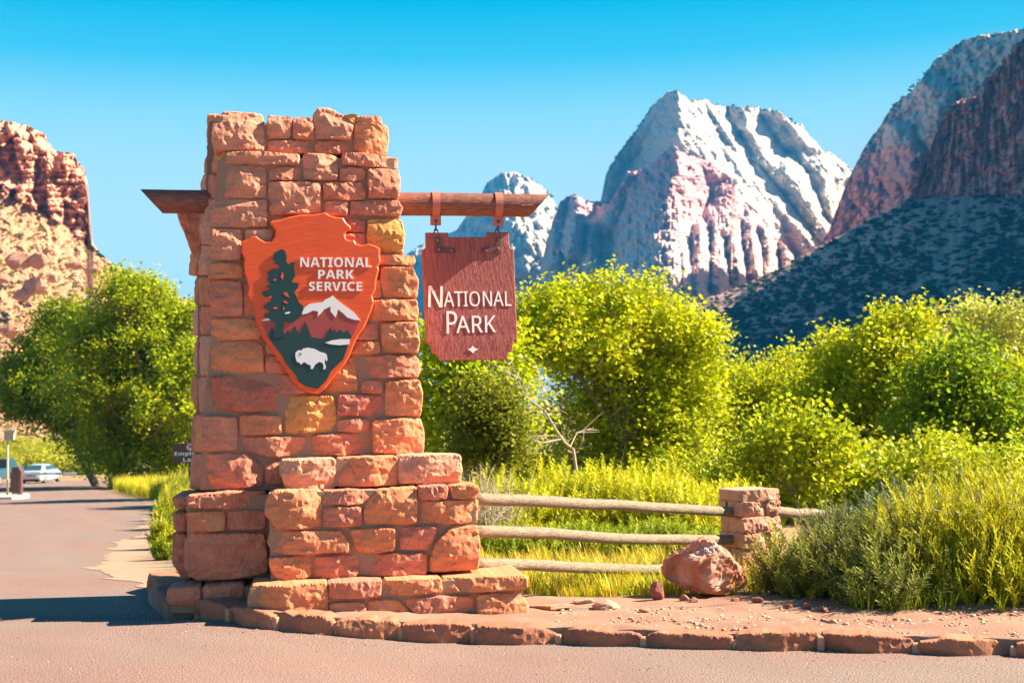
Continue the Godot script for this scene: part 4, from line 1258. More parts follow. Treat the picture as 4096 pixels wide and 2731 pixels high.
func scatter_far() -> void:      # scrub on the far slopes: uncounted
	var ball := bush_ball(5)
	var tr := []
	var co := []
	var g := rnd(21)
	for i in 17000:
		var u := g.randf_range(1580, 2420)
		var vt := poly_y([[1560, 705], [1630, 682], [1700, 658], [1800, 612], [1900, 556], [2000, 505], [2090, 462], [2352, 440], [2450, 440]], u)
		var v := vt + (960.0 - vt) * g.randf_range(0.01, 0.9)
		if fbm(u, v, 0.06, 31.0) + 0.5 * fbm(u, v, 0.2, 7.0) < g.randf_range(-0.5, 0.25): continue
		var t := clampf((v - vt) / (960.0 - poly_y([[1560, 705], [2090, 462], [2352, 440], [3300, 380]], u)), 0, 1)
		var d0 := 1040.0 - (u - 2090.0) * 0.42
		if u > 2352: d0 = 930.0
		var d := lerpf(minf(d0, 1250.0), 420.0, pow(t, 0.75)) + 10.0 * fbm(u, v, 0.05) + 4.0 * fbm(u, v, 0.3)
		var s := 1.2 + 4.6 * pow(g.randf(), 2.2)
		tr.append(Transform3D(Basis(Vector3.UP, g.randf() * TAU).scaled(Vector3(s, s * g.randf_range(0.6, 0.9), s)), vat(u, v, d) + Vector3.UP * s * 0.2))
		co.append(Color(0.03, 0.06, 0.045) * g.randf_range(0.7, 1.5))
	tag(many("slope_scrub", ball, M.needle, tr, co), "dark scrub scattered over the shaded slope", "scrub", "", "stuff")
	tr = []; co = []
	var lump := rock_mesh(Vector3.ONE, 33, Color.WHITE, Color(0.8, 0.8, 0.8), 4, 7)
	for i in 420:
		var u := g.randf_range(1600, 2420)
		var vt := poly_y([[1560, 705], [1700, 658], [1900, 556], [2090, 462], [2352, 440], [2450, 440]], u)
		var v := vt + (960.0 - vt) * g.randf_range(0.05, 0.7)
		var t := clampf((v - vt) / (960.0 - poly_y([[1560, 705], [2090, 462], [2352, 440], [3300, 380]], u)), 0, 1)
		var d := lerpf(minf(1040.0 - (u - 2090.0) * 0.42, 1250.0), 420.0, pow(t, 0.75)) + 10.0 * fbm(u, v, 0.05) + 4.0 * fbm(u, v, 0.3)
		var s := 1.5 + 6.0 * pow(g.randf(), 3.0)
		tr.append(Transform3D(Basis.from_euler(Vector3(g.randf(), g.randf() * TAU, g.randf())).scaled(Vector3(s, s * 0.7, s)), vat(u, v, d)))
		co.append(Color(0.34, 0.2, 0.19) * g.randf_range(0.7, 1.4))
	tag(many("slope_rubble", lump, M.farland, tr, co), "dull red rocks scattered over the shaded slope", "rocks", "", "stuff")
	tr = []; co = []
	for i in 3200:
		var u := g.randf_range(-30, 460)
		var base := [[-400, 380], [0, 440], [60, 470], [130, 510], [190, 560], [240, 600], [560, 800]]
		var vb := poly_y(base, u)
		var t := pow(g.randf(), 0.8) * 0.9
		var v := vb + t * (1100.0 - vb)
		var d: float = poly_y([[0.0, 498.0], [0.35, 440.0], [0.65, 380.0], [0.85, 240.0], [1.0, 120.0]], t) + u * 0.12 * (1.0 - t)
		var s := g.randf_range(0.7, 1.9) * (1.0 if t < 0.6 else 0.8)
		tr.append(Transform3D(Basis(Vector3.UP, g.randf() * TAU).scaled(Vector3(s, s * 0.7, s)), vat(u, v, d)))
		co.append([Color(0.2, 0.2, 0.05), Color(0.3, 0.26, 0.08), Color(0.13, 0.17, 0.06)][i % 3] * g.randf_range(0.8, 1.3))
	tag(many("hillside_scrub", ball, M.needle, tr, co), "yellow green scrub dotted over the boulder slope under the mesa", "scrub", "", "stuff")
	tr = []; co = []
	for i in 420:      # small pines along the skylines
		var q: Array = [[[1400, 385], [1462, 298], [1500, 240], [1556, 208]], [[1590, 232], [1690, 244], [1790, 256], [1850, 300]], [[1100, 455], [1150, 398], [1215, 408], [1270, 450]], [[1960, 390], [2050, 245], [2165, 128], [2300, 74]], [[200, 560], [262, 612], [350, 655], [400, 680]], [[1300, 455], [1345, 462], [1398, 468]]][i % 6]
		var u := g.randf_range(q[0][0], q[-1][0])
		var v := poly_y(q, u) + g.randf_range(-1.0, 8.0)
		var d: float = [2860.0, 2900.0, 3740.0, 2100.0, 490.0, 2450.0][i % 6] - ((u - 1900.0) * 1.3 if i % 6 == 3 else 0.0) - (3.0 if i % 6 == 4 else 25.0)
		var s: float = g.randf_range(5.0, 9.0) * d / 2900.0 * (0.8 if i % 6 != 4 else 1.2)
		tr.append(Transform3D(Basis(Vector3.UP, g.randf() * TAU).scaled(Vector3(s, s * 1.2, s)), vat(u, v, d)))
		co.append(Color(0.05, 0.08, 0.035) * g.randf_range(0.8, 1.4))
	tag(many("skyline_pines", ball, M.needle, tr, co), "tiny dark pines along the mountain skylines", "trees", "", "stuff")
func bush_ball(sd: int) -> ArrayMesh:      # a ragged tuft of small faces, about 1 across
	var g := rnd(sd)
	var st := newst()
	for i in 70:
		var d := Vector3(g.randfn(), absf(g.randfn()) * 0.8, g.randfn()).normalized()
		var c := d * g.randf_range(0.2, 0.5)
		var a := Vector3(g.randfn(), g.randfn(), g.randfn()).normalized() * 0.13
		var b := d.cross(a).normalized() * 0.12
		tri(st, c + a, c - a + b, c - a - b + d * 0.08, d)
	return done(st)

# ---- loose rocks
func put_rock(called: String, x: float, v: float, wpx: float, hpx: float, sd: int, label: String, c1: Color, c2: Color, group := "", rings := 14, squash := 0.8, yy := 0.0) -> void:
	# x, v: middle of its foot in the picture; its distance comes from the ground there
	var p := on_y(x * 1.7415, v * 1.7415, yy)
	var d := (p - EYE).dot(-CB.z)
	var w := wpx * d / 3000.0
	var h := hpx * d / 3000.0
	var o := part(called, rock_mesh(Vector3(w * 1.12, h * 1.25, w * squash), sd, c1, c2, rings), M.stone)
	o.position = p + Vector3(0, h * 0.42, -w * 0.25)
	tag(o, label, "rock" if called != "boulder" else "boulder", group)
func build_rocks() -> void:
	var r1 := Color(0.45, 0.15, 0.09)
	var r2 := Color(0.56, 0.36, 0.29)
	# the boulder: faces picked by hand
	var bp := on_y(1632 * 1.7415, 1372 * 1.7415, -0.01)
	var bd := (bp - EYE).dot(-CB.z)
	var k := bd / 3000.0
	var b := part("boulder", boulder_mesh(k), M.stone)
	b.position = bp + Vector3(0, 0, -0.3)
	tag(b, "large red boulder with pale patches resting before the stone post", "boulder")
	var loose := [[1511, 1374, 34, 36, 1, "dark red wedge of rock beside the large boulder", Color(0.36, 0.11, 0.08)], [1390, 1401, 74, 22, 2, "flat pale pink rock lying on the gravel near the low step", Color(0.56, 0.3, 0.21)], [1265, 1404, 100, 16, 3, "long flat pink slab lying against the low step", Color(0.56, 0.27, 0.19)], [1340, 1387, 46, 14, 4, "thin pale rock at the edge of the dry grass", Color(0.58, 0.36, 0.25)],
		[1573, 1381, 24, 15, 5, "small red stone tucked under the large boulder", Color(0.46, 0.16, 0.1)], [1594, 1384, 20, 14, 6, "small pink stone below the large boulder", Color(0.56, 0.27, 0.2)], [1740, 1384, 26, 12, 7, "small red slab between the large boulder and the shrubs", Color(0.45, 0.15, 0.1)], [1690, 1382, 20, 9, 8, "red chip of rock at the foot of the large boulder", Color(0.45, 0.17, 0.1)], [1812, 1398, 26, 12, 9, "dull red rock at the foot of the shrubs", Color(0.42, 0.15, 0.1)], [1856, 1399, 24, 14, 10, "dark red rock half under the sagebrush", Color(0.38, 0.13, 0.09)], [1890, 1405, 28, 14, 11, "pair-sized red rock in the shade of the shrubs", Color(0.4, 0.14, 0.1)], [1725, 1434, 14, 8, 12, "little orange stone on the open gravel", Color(0.55, 0.24, 0.12)], [1914, 1431, 20, 11, 13, "small tan stone near the green weeds", Color(0.58, 0.38, 0.22)], [1943, 1437, 16, 7, 14, "small brown stone beside the tan stone", Color(0.5, 0.28, 0.17)], [1104, 1425, 24, 10, 15, "thin pink chip of stone between the kerb and the low step", Color(0.56, 0.28, 0.2)], [1480, 1405, 24, 8, 16, "thin red chip on the gravel near the dark red wedge", Color(0.5, 0.22, 0.14)]]
	for e in loose:
		put_rock("rock", e[0], e[1], e[2], e[3], 40 + e[4], e[5], e[6], e[6].lerp(Color(0.6, 0.42, 0.3), 0.35), "loose rocks on the gravel bed")
	# gravel
	var tr := []
	var co := []
	var g := rnd(8)
	var peb := rock_mesh(Vector3.ONE, 31, Color.WHITE, Color(0.8, 0.8, 0.8), 3, 6)
	for i in 8000:
		var q := Vector2(g.randf_range(640, 2352), g.randf_range(1395, 1500))
		var p := on_y(q.x * 1.7415, q.y * 1.7415, 0.0)
		if not inside_kerb(p): continue
		var s := 0.009 + 0.045 * pow(g.randf(), 5.0)
		tr.append(Transform3D(Basis.from_euler(Vector3(g.randf(), g.randf() * TAU, g.randf())).scaled(Vector3(s, s * 0.7, s * 1.2)), p + Vector3.UP * s * 0.1))
		co.append(Color(0.5, 0.26, 0.17).lerp([Color(0.62, 0.46, 0.34), Color(0.3, 0.13, 0.1), Color(0.6, 0.32, 0.2)][i % 3], g.randf()))
	tag(many("gravel", peb, M.farland, tr, co), "loose red gravel behind the kerb", "gravel", "", "stuff")
	tr = []; co = []
	for i in 3000:
		var p := Vector3(g.randf_range(-7, 5), 0, -g.randf_range(6.2, 13.0))
		if i % 2 == 0:
			var k2 := g.randi_range(2, kerb_line.size() - 2)
			p = kerb_line[k2].lerp(kerb_line[k2 + 1], g.randf()) + Vector3(-0.3, 0, 1) * pow(g.randf(), 2.5) * 0.9
		if inside_kerb(p): continue
		p.y = gy(p.x, p.z)
		var s := 0.004 + 0.012 * pow(g.randf(), 3.0)
		tr.append(Transform3D(Basis.from_euler(Vector3(g.randf(), g.randf() * TAU, g.randf())).scaled(Vector3(s, s * 0.7, s * 1.2)), p + Vector3.UP * s * 0.2))
		co.append([Color(0.55, 0.42, 0.33), Color(0.12, 0.08, 0.07), Color(0.5, 0.27, 0.2)][i % 3])
	tag(many("road_grit", peb, M.farland, tr, co), "loose grit and chippings on the road", "gravel", "", "stuff")
	# fallen blocks on the slope under the mesa
	for e in [[55, 600, 74, 46, 440], [88, 596, 46, 40, 438], [80, 660, 66, 58, 425], [30, 605, 40, 30, 440], [50, 680, 40, 30, 422], [170, 610, 40, 24, 446], [120, 640, 30, 20, 430], [8, 640, 34, 24, 432], [215, 625, 36, 22, 448], [150, 690, 28, 18, 415], [20, 760, 40, 40, 395], [110, 575, 24, 16, 446], [140, 975, 26, 16, 300], [60, 1000, 24, 14, 270], [165, 1000, 40, 24, 290], [175, 1040, 30, 20, 240], [30, 1052, 34, 14, 200]]:
		var w: float = e[2] * e[4] / 3000.0
		var h: float = e[3] * e[4] / 3000.0
		var o := part("fallen_block", rock_mesh(Vector3(w * 1.1, h * 1.1, w * 0.9), int(e[0] + e[1]), Color(0.4, 0.2, 0.135), Color(0.34, 0.15, 0.095), 9, 14), M.farland)
		o.position = vat(e[0], e[1], e[4] - w * 0.3)
		tag(o, "pale red sandstone block fallen on the slope under the mesa", "boulder", "fallen blocks under the mesa")
func inside_kerb(p: Vector3) -> bool:
	for i in range(2, kerb_line.size() - 1):
		var a: Vector3 = kerb_line[i]
		var b: Vector3 = kerb_line[i + 1]
		if p.x >= a.x and p.x <= b.x:
			return p.z < lerpf(a.z, b.z, (p.x - a.x) / (b.x - a.x)) - 0.22
	return p.z < -10.9 and p.x > -2.9
func boulder_mesh(k: float) -> ArrayMesh:
	# outline in picture pixels from the foot's middle; the crest lies back, the belly comes forward
	var prof := [[-102, 40], [-100, 62], [-92, 85], [-72, 98], [-40, 112], [-22, 125], [-4, 131], [22, 122], [55, 98], [80, 62], [99, 34], [96, 18], [70, 0], [28, -4], [-28, 4], [-70, 18]]
	var g := rnd(55)
	var cuts := []
	for q in 16: cuts.append([Vector3(g.randfn(), g.randfn() * 0.7, absf(g.randfn()) + 0.2).normalized(), g.randf_range(52.0, 80.0)])
	var sp := SphereMesh.new()
	sp.radial_segments = 64; sp.rings = 40; sp.radius = 1.0; sp.height = 2.0
	var arr := sp.get_mesh_arrays()
	var V: PackedVector3Array = arr[Mesh.ARRAY_VERTEX]
	var I: PackedInt32Array = arr[Mesh.ARRAY_INDEX]
	for i in V.size():
		var d := V[i].normalized()
		var an := atan2(d.y, d.x)
		var R := 60.0
		for q in prof.size():      # where the outline crosses this direction
			var a := Vector2(prof[q][0], prof[q][1] - 50)
			var b := Vector2(prof[(q + 1) % prof.size()][0], prof[(q + 1) % prof.size()][1] - 50)
			var e = Geometry2D.segment_intersects_segment(Vector2.ZERO, Vector2(cos(an), sin(an)) * 300.0, a, b)
			if e != null: R = e.length()
		var s := sqrt(d.x * d.x + d.y * d.y)
		var p := Vector3(cos(an) * R, sin(an) * R, 0) * pow(s, 0.7)
		p.z = d.z * (86.0 - 0.35 * p.y)
		for q in cuts:
			var over: float = p.dot(q[0]) - q[1]
			if over > 0 and absf(d.z) > 0.25: p -= q[0] * over * 0.9
		var n := 7.0 * nz.get_noise_3dv(p * 0.045) + 7.0 * absf(nzr.get_noise_3dv(p * 0.07)) + 3.0 * nz.get_noise_3dv(p * 0.22)
		p -= p.normalized() * n
		V[i] = (p + Vector3(0, 50, 0)) * k
	var st := newst()
	var cf := func(p: Vector3) -> Color:
		var w := p / k
		var n := nz.get_noise_3dv(w * 0.045)
		var c := Color(0.6, 0.19, 0.1).lerp(Color(0.68, 0.33, 0.19), clampf(0.3 + n, 0, 1))
		var pale := clampf(nz.get_noise_3dv(w * 0.03 + Vector3(9, 4, 1)) * 2.6 - 0.25 + 0.5 * nz.get_noise_3dv(w * 0.2), 0, 1)
		c = c.lerp(Color(0.68, 0.52, 0.46), pale * 0.75)
		var dark := clampf(nz.get_noise_3dv(w * 0.05 + Vector3(1, 14, 6)) * 3.0 - 0.9, 0, 1)
		return c.lerp(Color(0.2, 0.1, 0.09), dark * 0.6)
	for i in range(0, I.size(), 3):
		var a := V[I[i]]; var b := V[I[i + 1]]; var c := V[I[i + 2]]
		_tc(st, a, b, c, cf.call(a), cf.call(b), cf.call(c), a + b + c - Vector3(0, 150 * k, 0))
	return done(st)

# ---- signs, barrier and vehicles along the road
func on_ground(x: float, v: float) -> Vector3:      # pixels of the 2352-wide picture
	var r := ray(x * 1.7415, v * 1.7415)
	var t := 5.0
	while t < 400.0:
		var p := EYE + r * t
		if p.y <= gy(p.x, p.z): return Vector3(p.x, gy(p.x, p.z), p.z)
		t *= 1.004
	return EYE + r * 400.0
func ground_at(x: float, d: float) -> Vector3:      # column x of the picture at distance d
	var p := vat(x, 1000, d)
	return Vector3(p.x, gy(p.x, p.z), p.z)
func face_word(s: String, c: Vector3, w: float, h: float, b: Basis, m: Material, parent: Node3D) -> void:
	word(s, true, c - b.x * w / 2 + parent.position, c + b.x * w / 2 + parent.position, c - b.x * w / 2 + b.y * h + parent.position, b.z, 0.0, m, parent)
func wheel(parent: Node3D, c: Vector3, r: float, w: float, side: float) -> void:
	var st := newst()
	var pts := [c - Vector3(w / 2, 0, 0), c - Vector3(w / 2 - 0.02, 0, 0), c + Vector3(w / 2 - 0.02, 0, 0), c + Vector3(w / 2, 0, 0)]
	add_tube(st, pts, [r * 0.92, r, r, r * 0.92], 20)
	var t := part("tyre", done(st), M.tyre, parent)
	st = newst()
	add_tube(st, [c + Vector3(side * (w / 2 + 0.004), 0, 0), c + Vector3(side * (w / 2 + 0.02), 0, 0)], [r * 0.62, r * 0.5], 16)
	part("rim", done(st), M.rim, t)
func loft(st: SurfaceTool, secs: Array) -> void:      # sections: z, then half outline [x, y] from the sill over the roof to the middle, mirrored
	var rings := []
	for s in secs:
		var ring := []
		for q in s[1]: ring.append(Vector3(q[0], q[1], s[0]))
		for i in range(s[1].size() - 1, -1, -1): ring.append(Vector3(-s[1][i][0], s[1][i][1], s[0]))
		rings.append(ring)
	var n: int = rings[0].size()
	for i in rings.size() - 1:
		for k in n:
			var k2 := (k + 1) % n
			var c := Vector3(0, 0.7, (secs[i][0] + secs[i + 1][0]) / 2)
			quad(st, rings[i][k], rings[i][k2], rings[i + 1][k2], rings[i + 1][k], (rings[i][k] + rings[i][k2]) / 2 - c)
	for e in [0, rings.size() - 1]:
		var c := Vector3.ZERO
		for q in rings[e]: c += q / n
		for k in n: tri(st, c, rings[e][k], rings[e][(k + 1) % n], Vector3(0, 0, 1 if e == 0 else -1))
func build_roadside() -> void:
	var st: SurfaceTool
	# staff lane sign
	var f := ground_at(438, 40.0)
	var o := thing("lane_sign", f, "brown lane sign with white lettering and a crossed P on a post", "sign")
	var topy := vat(438, 1016, 40.0).y - f.y
	st = newst()
	add_box(st, Vector3(0, topy / 2 + 0.05, 0), Vector3(0.13, topy + 0.1, 0.13), Basis(), 0.01)
	var post := part("post", done(st), M.brown, o)
	st = newst()
	for k in 4:
		var a := PI / 4 + PI / 2 * k
		tri(st, Vector3(cos(a) * 0.1, topy + 0.1, sin(a) * 0.1), Vector3(cos(a + PI / 2) * 0.1, topy + 0.1, sin(a + PI / 2) * 0.1), Vector3(0, topy + 0.18, 0), Vector3(cos(a + PI / 4), 1, sin(a + PI / 4)))
	part("post_cap", done(st), M.brown, post)
	st = newst()
	add_box(st, Vector3(0.04, topy - 0.31, 0.09), Vector3(1.14, 0.6, 0.03), Basis(), 0.006)
	part("panel", done(st), M.brown, o)
	var b := Basis()
	face_word("Employee", Vector3(0.03, topy - 0.42, 0.107), 1.0, 0.15, b, M.white, o)
	face_word("Lane", Vector3(0.05, topy - 0.575, 0.107), 0.52, 0.12, b, M.white, o)
	st = newst()
	add_tube(st, [Vector3(0.0, topy - 0.13, 0.104), Vector3(0.0, topy - 0.13, 0.111)], [0.115, 0.115], 24)
	var disc := part("parking_disc", done(st), M.white, o)
	face_word("P", Vector3(0.0, topy - 0.195, 0.113), 0.09, 0.13, b, M.black, o)
	st = newst()
	var ring := []
	var rr := []
	for k in 25:
		ring.append(Vector3(0.105 * cos(TAU * k / 24), topy - 0.13 + 0.105 * sin(TAU * k / 24), 0.113)); rr.append(0.009)
	add_tube(st, ring, rr, 5, 0.0, 0, false)
	add_box(st, Vector3(0, topy - 0.13, 0.121), Vector3(0.2, 0.018, 0.006), Basis(Vector3.BACK, -PI / 4))
	part("ban_ring", done(st), M.red, disc)
	# traffic island with cabinet, bollard and sign
	var isl := on_ground(10, 1146)
	var d := -isl.z
	var k := d / 3000.0
	st = newst()
	var prof := []
	for q in [[-4.0, -1.6], [0.3, -1.6], [0.6, -1.2], [0.72, -0.5], [0.72, 0.1], [0.5, 0.5], [-4.0, 0.5]]: prof.append(isl + Vector3(q[0], 0, q[1]))
	add_prism(st, prof, Vector3.UP, 0.14, -0.1, 0.02, isl)
	var ob := part("traffic_island", done(st), M.concrete)
	ob.position = isl
	tag(ob, "pale concrete traffic island carrying the brown cabinet and bollard", "island")
	var cab := isl + Vector3(0.17, 0.14, -0.9)
	st = newst()
	add_box(st, Vector3(0, 0.59, 0), Vector3(0.33, 1.12, 0.33), Basis(), 0.02)
	ob = part("control_cabinet", done(st), M.brown)
	ob.position = cab
	tag(ob, "square brown control cabinet on the concrete island", "cabinet")
	st = newst()
	add_tube(st, [Vector3.ZERO, Vector3(0, 1.0, 0), Vector3(0, 1.04, 0)], [0.1, 0.1, 0.07], 16)
	ob = part("bollard", done(st), M.brown)
	ob.position = isl + Vector3(0.46, 0.14, -0.55)
	tag(ob, "round brown bollard at the tip of the concrete island", "bollard")
	var sg := thing("post_sign", isl + Vector3(-0.1, 0.14, -0.6), "small white sign box on a thin pale post on the island", "sign")
	st = newst()
	add_tube(st, [Vector3.ZERO, Vector3(0, 2.3, 0)], [0.045, 0.045], 10)
	part("post", done(st), M.pale, sg)
	st = newst()
	add_prism(st, [Vector3(-0.12, 2.7, 0), Vector3(0.36, 2.7, 0), Vector3(0.29, 2.5, 0), Vector3(0.29, 2.28, 0), Vector3(-0.12, 2.28, 0)], Vector3.BACK, 0.08, -0.08, 0.01)
	add_tube(st, [Vector3(0.2, 2.7, 0), Vector3(0.2, 2.85, 0)], [0.02, 0.02], 8)
	part("panel", done(st), M.pale, sg)
	# barrier arm
	var gp := ground_at(38, 70.0)
	var arm := thing("barrier_gate", gp, "white barrier arm with slanted red stripes across the lane", "barrier")
	var ay := vat(38, 1087, 70.0).y - gp.y
	st = newst()
	add_box(st, Vector3(-0.1, 0.5, 0), Vector3(0.35, 1.0, 0.35), Basis(), 0.02)
	part("housing", done(st), M.brown, arm)
	st = newst()
	var al := 141 * 70.0 / 3000.0
	var tip := vat(179, 1086, 70.0).y - gp.y
	var adir := Vector3(al, tip - ay, 0)
	var ab := Basis(adir.normalized(), Vector3.BACK.cross(adir.normalized()), Vector3.BACK)
	add_box(st, Vector3(0, ay, 0.22) + adir / 2, Vector3(al, 0.13, 0.05), ab, 0.015)
	var bar := part("arm", done(st), M.white, arm)
	for s in [0.42, 0.47, 0.5, 0.68, 0.73, 0.78]:
		st = newst()
		var c := Vector3(0, ay, 0.247) + adir * float(s)
		add_prism(st, [c + ab.x * -0.1 + ab.y * 0.06, c + ab.x * -0.02 + ab.y * 0.06, c + ab.x * 0.1 - ab.y * 0.06, c + ab.x * 0.02 - ab.y * 0.06], Vector3.BACK, 0.003, 0.0)
		part("stripe", done(st), M.red, bar)
	# silver blue saloon, seen from behind
	var cp := ground_at(93, 100.0)
	var car := thing("parked_car", cp, "pale silver blue saloon car seen from behind on the road", "car")
	st = newst()
	st.set_smooth_group(0)
	var sec := func(z: float, w: float, low: float, belt: float, roof: float, rw: float) -> Array: return [z, [[w * 0.92, low], [w, low + 0.15], [w, belt - 0.12], [w * 0.96, belt], [lerpf(w * 0.9, rw, 0.95), maxf(belt + 0.01, roof - 0.06)], [rw * 0.8, maxf(belt + 0.02, roof)], [0.0, maxf(belt + 0.03, roof + 0.02)]]]
	loft(st, [sec.call(2.3, 0.74, 0.35, 0.9, 0.9, 0.6), sec.call(2.2, 0.86, 0.25, 0.98, 0.98, 0.7), sec.call(1.75, 0.9, 0.2, 1.0, 1.01, 0.72), sec.call(1.05, 0.92, 0.2, 1.0, 1.4, 0.62), sec.call(0.2, 0.92, 0.2, 1.0, 1.46, 0.62), sec.call(-0.6, 0.92, 0.2, 0.98, 1.4, 0.6), sec.call(-1.3, 0.91, 0.2, 0.95, 0.96, 0.7), sec.call(-2.1, 0.86, 0.25, 0.75, 0.76, 0.6), sec.call(-2.3, 0.7, 0.35, 0.65, 0.65, 0.5)])
	part("body", done(st), M.carpaint, car)
	st = newst()
	quad(st, Vector3(-0.66, 1.02, 1.78), Vector3(0.66, 1.02, 1.78), Vector3(0.52, 1.4, 1.13), Vector3(-0.52, 1.4, 1.13), Vector3(0, 1, 1))
	part("rear_window", done(st), M.glass, car)
	for s in [-1.0, 1.0]:
		for wz in [[1.2, 0.25, 0.95, 0.3], [0.15, -0.95, 0.22, -0.5]]:
			st = newst()
			quad(st, Vector3(s * 0.905, 1.03, wz[0]), Vector3(s * 0.905, 1.03, wz[1]), Vector3(s * 0.71, 1.35, wz[3]), Vector3(s * 0.71, 1.35, wz[2]), Vector3(s, 0.4, 0))
			part("side_window", done(st), M.glass, car)
		st = newst()
		add_box(st, Vector3(s * 0.68, 0.83, 2.24), Vector3(0.34, 0.15, 0.12), Basis(Vector3.UP, s * 0.45), 0.03)
		part("tail_light", done(st), M.red, car)
		st = newst()
		add_box(st, Vector3(s * 1.0, 1.02, -0.65), Vector3(0.18, 0.13, 0.1), Basis(), 0.03)
		part("mirror", done(st), M.carpaint, car)
		wheel(car, Vector3(s * 0.8, 0.32, 1.42), 0.32, 0.22, s)
		wheel(car, Vector3(s * 0.8, 0.32, -1.42), 0.32, 0.22, s)
	st = newst()
	add_box(st, Vector3(0, 0.33, 2.22), Vector3(1.5, 0.2, 0.16), Basis(), 0.03)
	part("bumper", done(st), M.black, car)
	st = newst()
	add_box(st, Vector3(0, 0.7, 2.31), Vector3(0.32, 0.13, 0.02))
	part("number_plate", done(st), M.red, car)
	# dark blue pick-up at the edge of the picture
	var tp := ground_at(-8, 92.0)
	var tk := thing("parked_pickup", tp, "dark teal blue pickup truck beyond the concrete island", "pickup truck")
	st = newst()
	add_box(st, Vector3(0, 0.85, 0.0), Vector3(1.9, 0.75, 5.4), Basis(), 0.08)
	part("body", done(st), M.truckpaint, tk)
	st = newst()
	loft(st, [[0.1, [[0.88, 1.2], [0.72, 1.82], [0.0, 1.86]]], [-1.3, [[0.88, 1.2], [0.72, 1.82], [0.0, 1.86]]], [-1.9, [[0.88, 1.2], [0.8, 1.25], [0.0, 1.27]]]])
	part("cab", done(st), M.truckpaint, tk)
	st = newst()
	add_box(st, Vector3(0, 1.53, 0.1), Vector3(1.3, 0.4, 0.03))
	part("rear_window", done(st), M.glass, tk)
	for s in [-1.0, 1.0]:
		st = newst()
		add_box(st, Vector3(s * 0.87, 0.95, 2.68), Vector3(0.15, 0.4, 0.1), Basis(), 0.02)
		part("tail_light", done(st), M.red, tk)
		wheel(tk, Vector3(s * 0.82, 0.4, 1.7), 0.4, 0.25, s)
		wheel(tk, Vector3(s * 0.82, 0.4, -1.7), 0.4, 0.25, s)
	st = newst()
	add_box(st, Vector3(0, 0.5, 2.75), Vector3(1.8, 0.2, 0.15), Basis(), 0.03)
	part("bumper", done(st), M.rim, tk)
	# pale blue metal rack beyond the fence
	var mp := ground_at(1620, 24.0)
	var mr := thing("metal_rack", mp, "pale blue metal grating on legs beyond the rail fence", "rack")
	var my := vat(1620, 1222, 24.0).y - mp.y
	st = newst()
	for i in 7: add_box(st, Vector3(-0.24 + 0.08 * i, my, 0), Vector3(0.014, 0.014, 0.5), Basis(Vector3.RIGHT, 0.3))
	for i in 4: add_box(st, Basis(Vector3.RIGHT, 0.3) * Vector3(0, 0, -0.24 + 0.16 * i) + Vector3(0, my, 0), Vector3(0.5, 0.016, 0.018))
	part("grating", done(st), M.paleblue, mr)
	for s in [[-0.22, -0.2], [0.22, -0.2], [-0.22, 0.2], [0.22, 0.2]]:
		st = newst()
		add_box(st, Vector3(s[0], my / 2, s[1]), Vector3(0.02, my, 0.02))
		part("leg", done(st), M.paleblue, mr)

# ---- plants
func leaf_spray(sd: int, n: int, rad: float, size: float) -> ArrayMesh:      # broad leaves on a short twig
	var g := rnd(sd)
	var st := newst()
	for i in n:
		var c := Vector3(g.randfn(), g.randfn() * 0.8, g.randfn()) * rad * 0.5
		var b := Basis.from_euler(Vector3(g.randf_range(-1.1, 1.1), g.randf() * TAU, g.randf_range(-0.8, 0.8)))
		var s := size * g.randf_range(0.7, 1.25)
		var p := [c - b.x * s * 0.5, c + b.z * s * 0.45 + b.y * s * 0.08, c + b.x * s * 0.55, c - b.z * s * 0.45 + b.y * s * 0.08]
		tri(st, p[0], p[1], p[2], b.y); tri(st, p[0], p[2], p[3], b.y)
	return done(st)
func sprig(sd: int, n: int, len: float, lw: float, ll: float, spread: float) -> ArrayMesh:      # upright stem with narrow leaves
	var g := rnd(sd)
	var st := newst()
	var bend := Vector3(g.randfn(), 0, g.randfn()) * 0.12 * len
	var along := func(t: float) -> Vector3: return Vector3(0, len * t, 0) + bend * t * t
	for i in 4:
		var a: Vector3 = along.call(i / 4.0)
		var b: Vector3 = along.call((i + 1) / 4.0)
		var w := 0.004 * (1.0 - i / 5.0)
		tri(st, a - Vector3(w, 0, 0), a + Vector3(w, 0, 0), b, Vector3.BACK); tri(st, a - Vector3(0, 0, w), a + Vector3(0, 0, w), b, Vector3.RIGHT)
	for i in n:
		var t := 0.15 + 0.85 * float(i) / n
		var c: Vector3 = along.call(t)
		var an := i * 2.4 + g.randf()
		var out := Vector3(cos(an), 0, sin(an))
		var tip := c + (out * spread + Vector3.UP * (1.0 - spread * 0.5)).normalized() * ll * g.randf_range(0.7, 1.2)
		var side := out.cross(Vector3.UP) * lw
		tri(st, c - side * 0.5, c + side * 0.5, tip, out); tri(st, c.lerp(tip, 0.5) - side, c.lerp(tip, 0.5) + side, tip, out)
	return done(st)
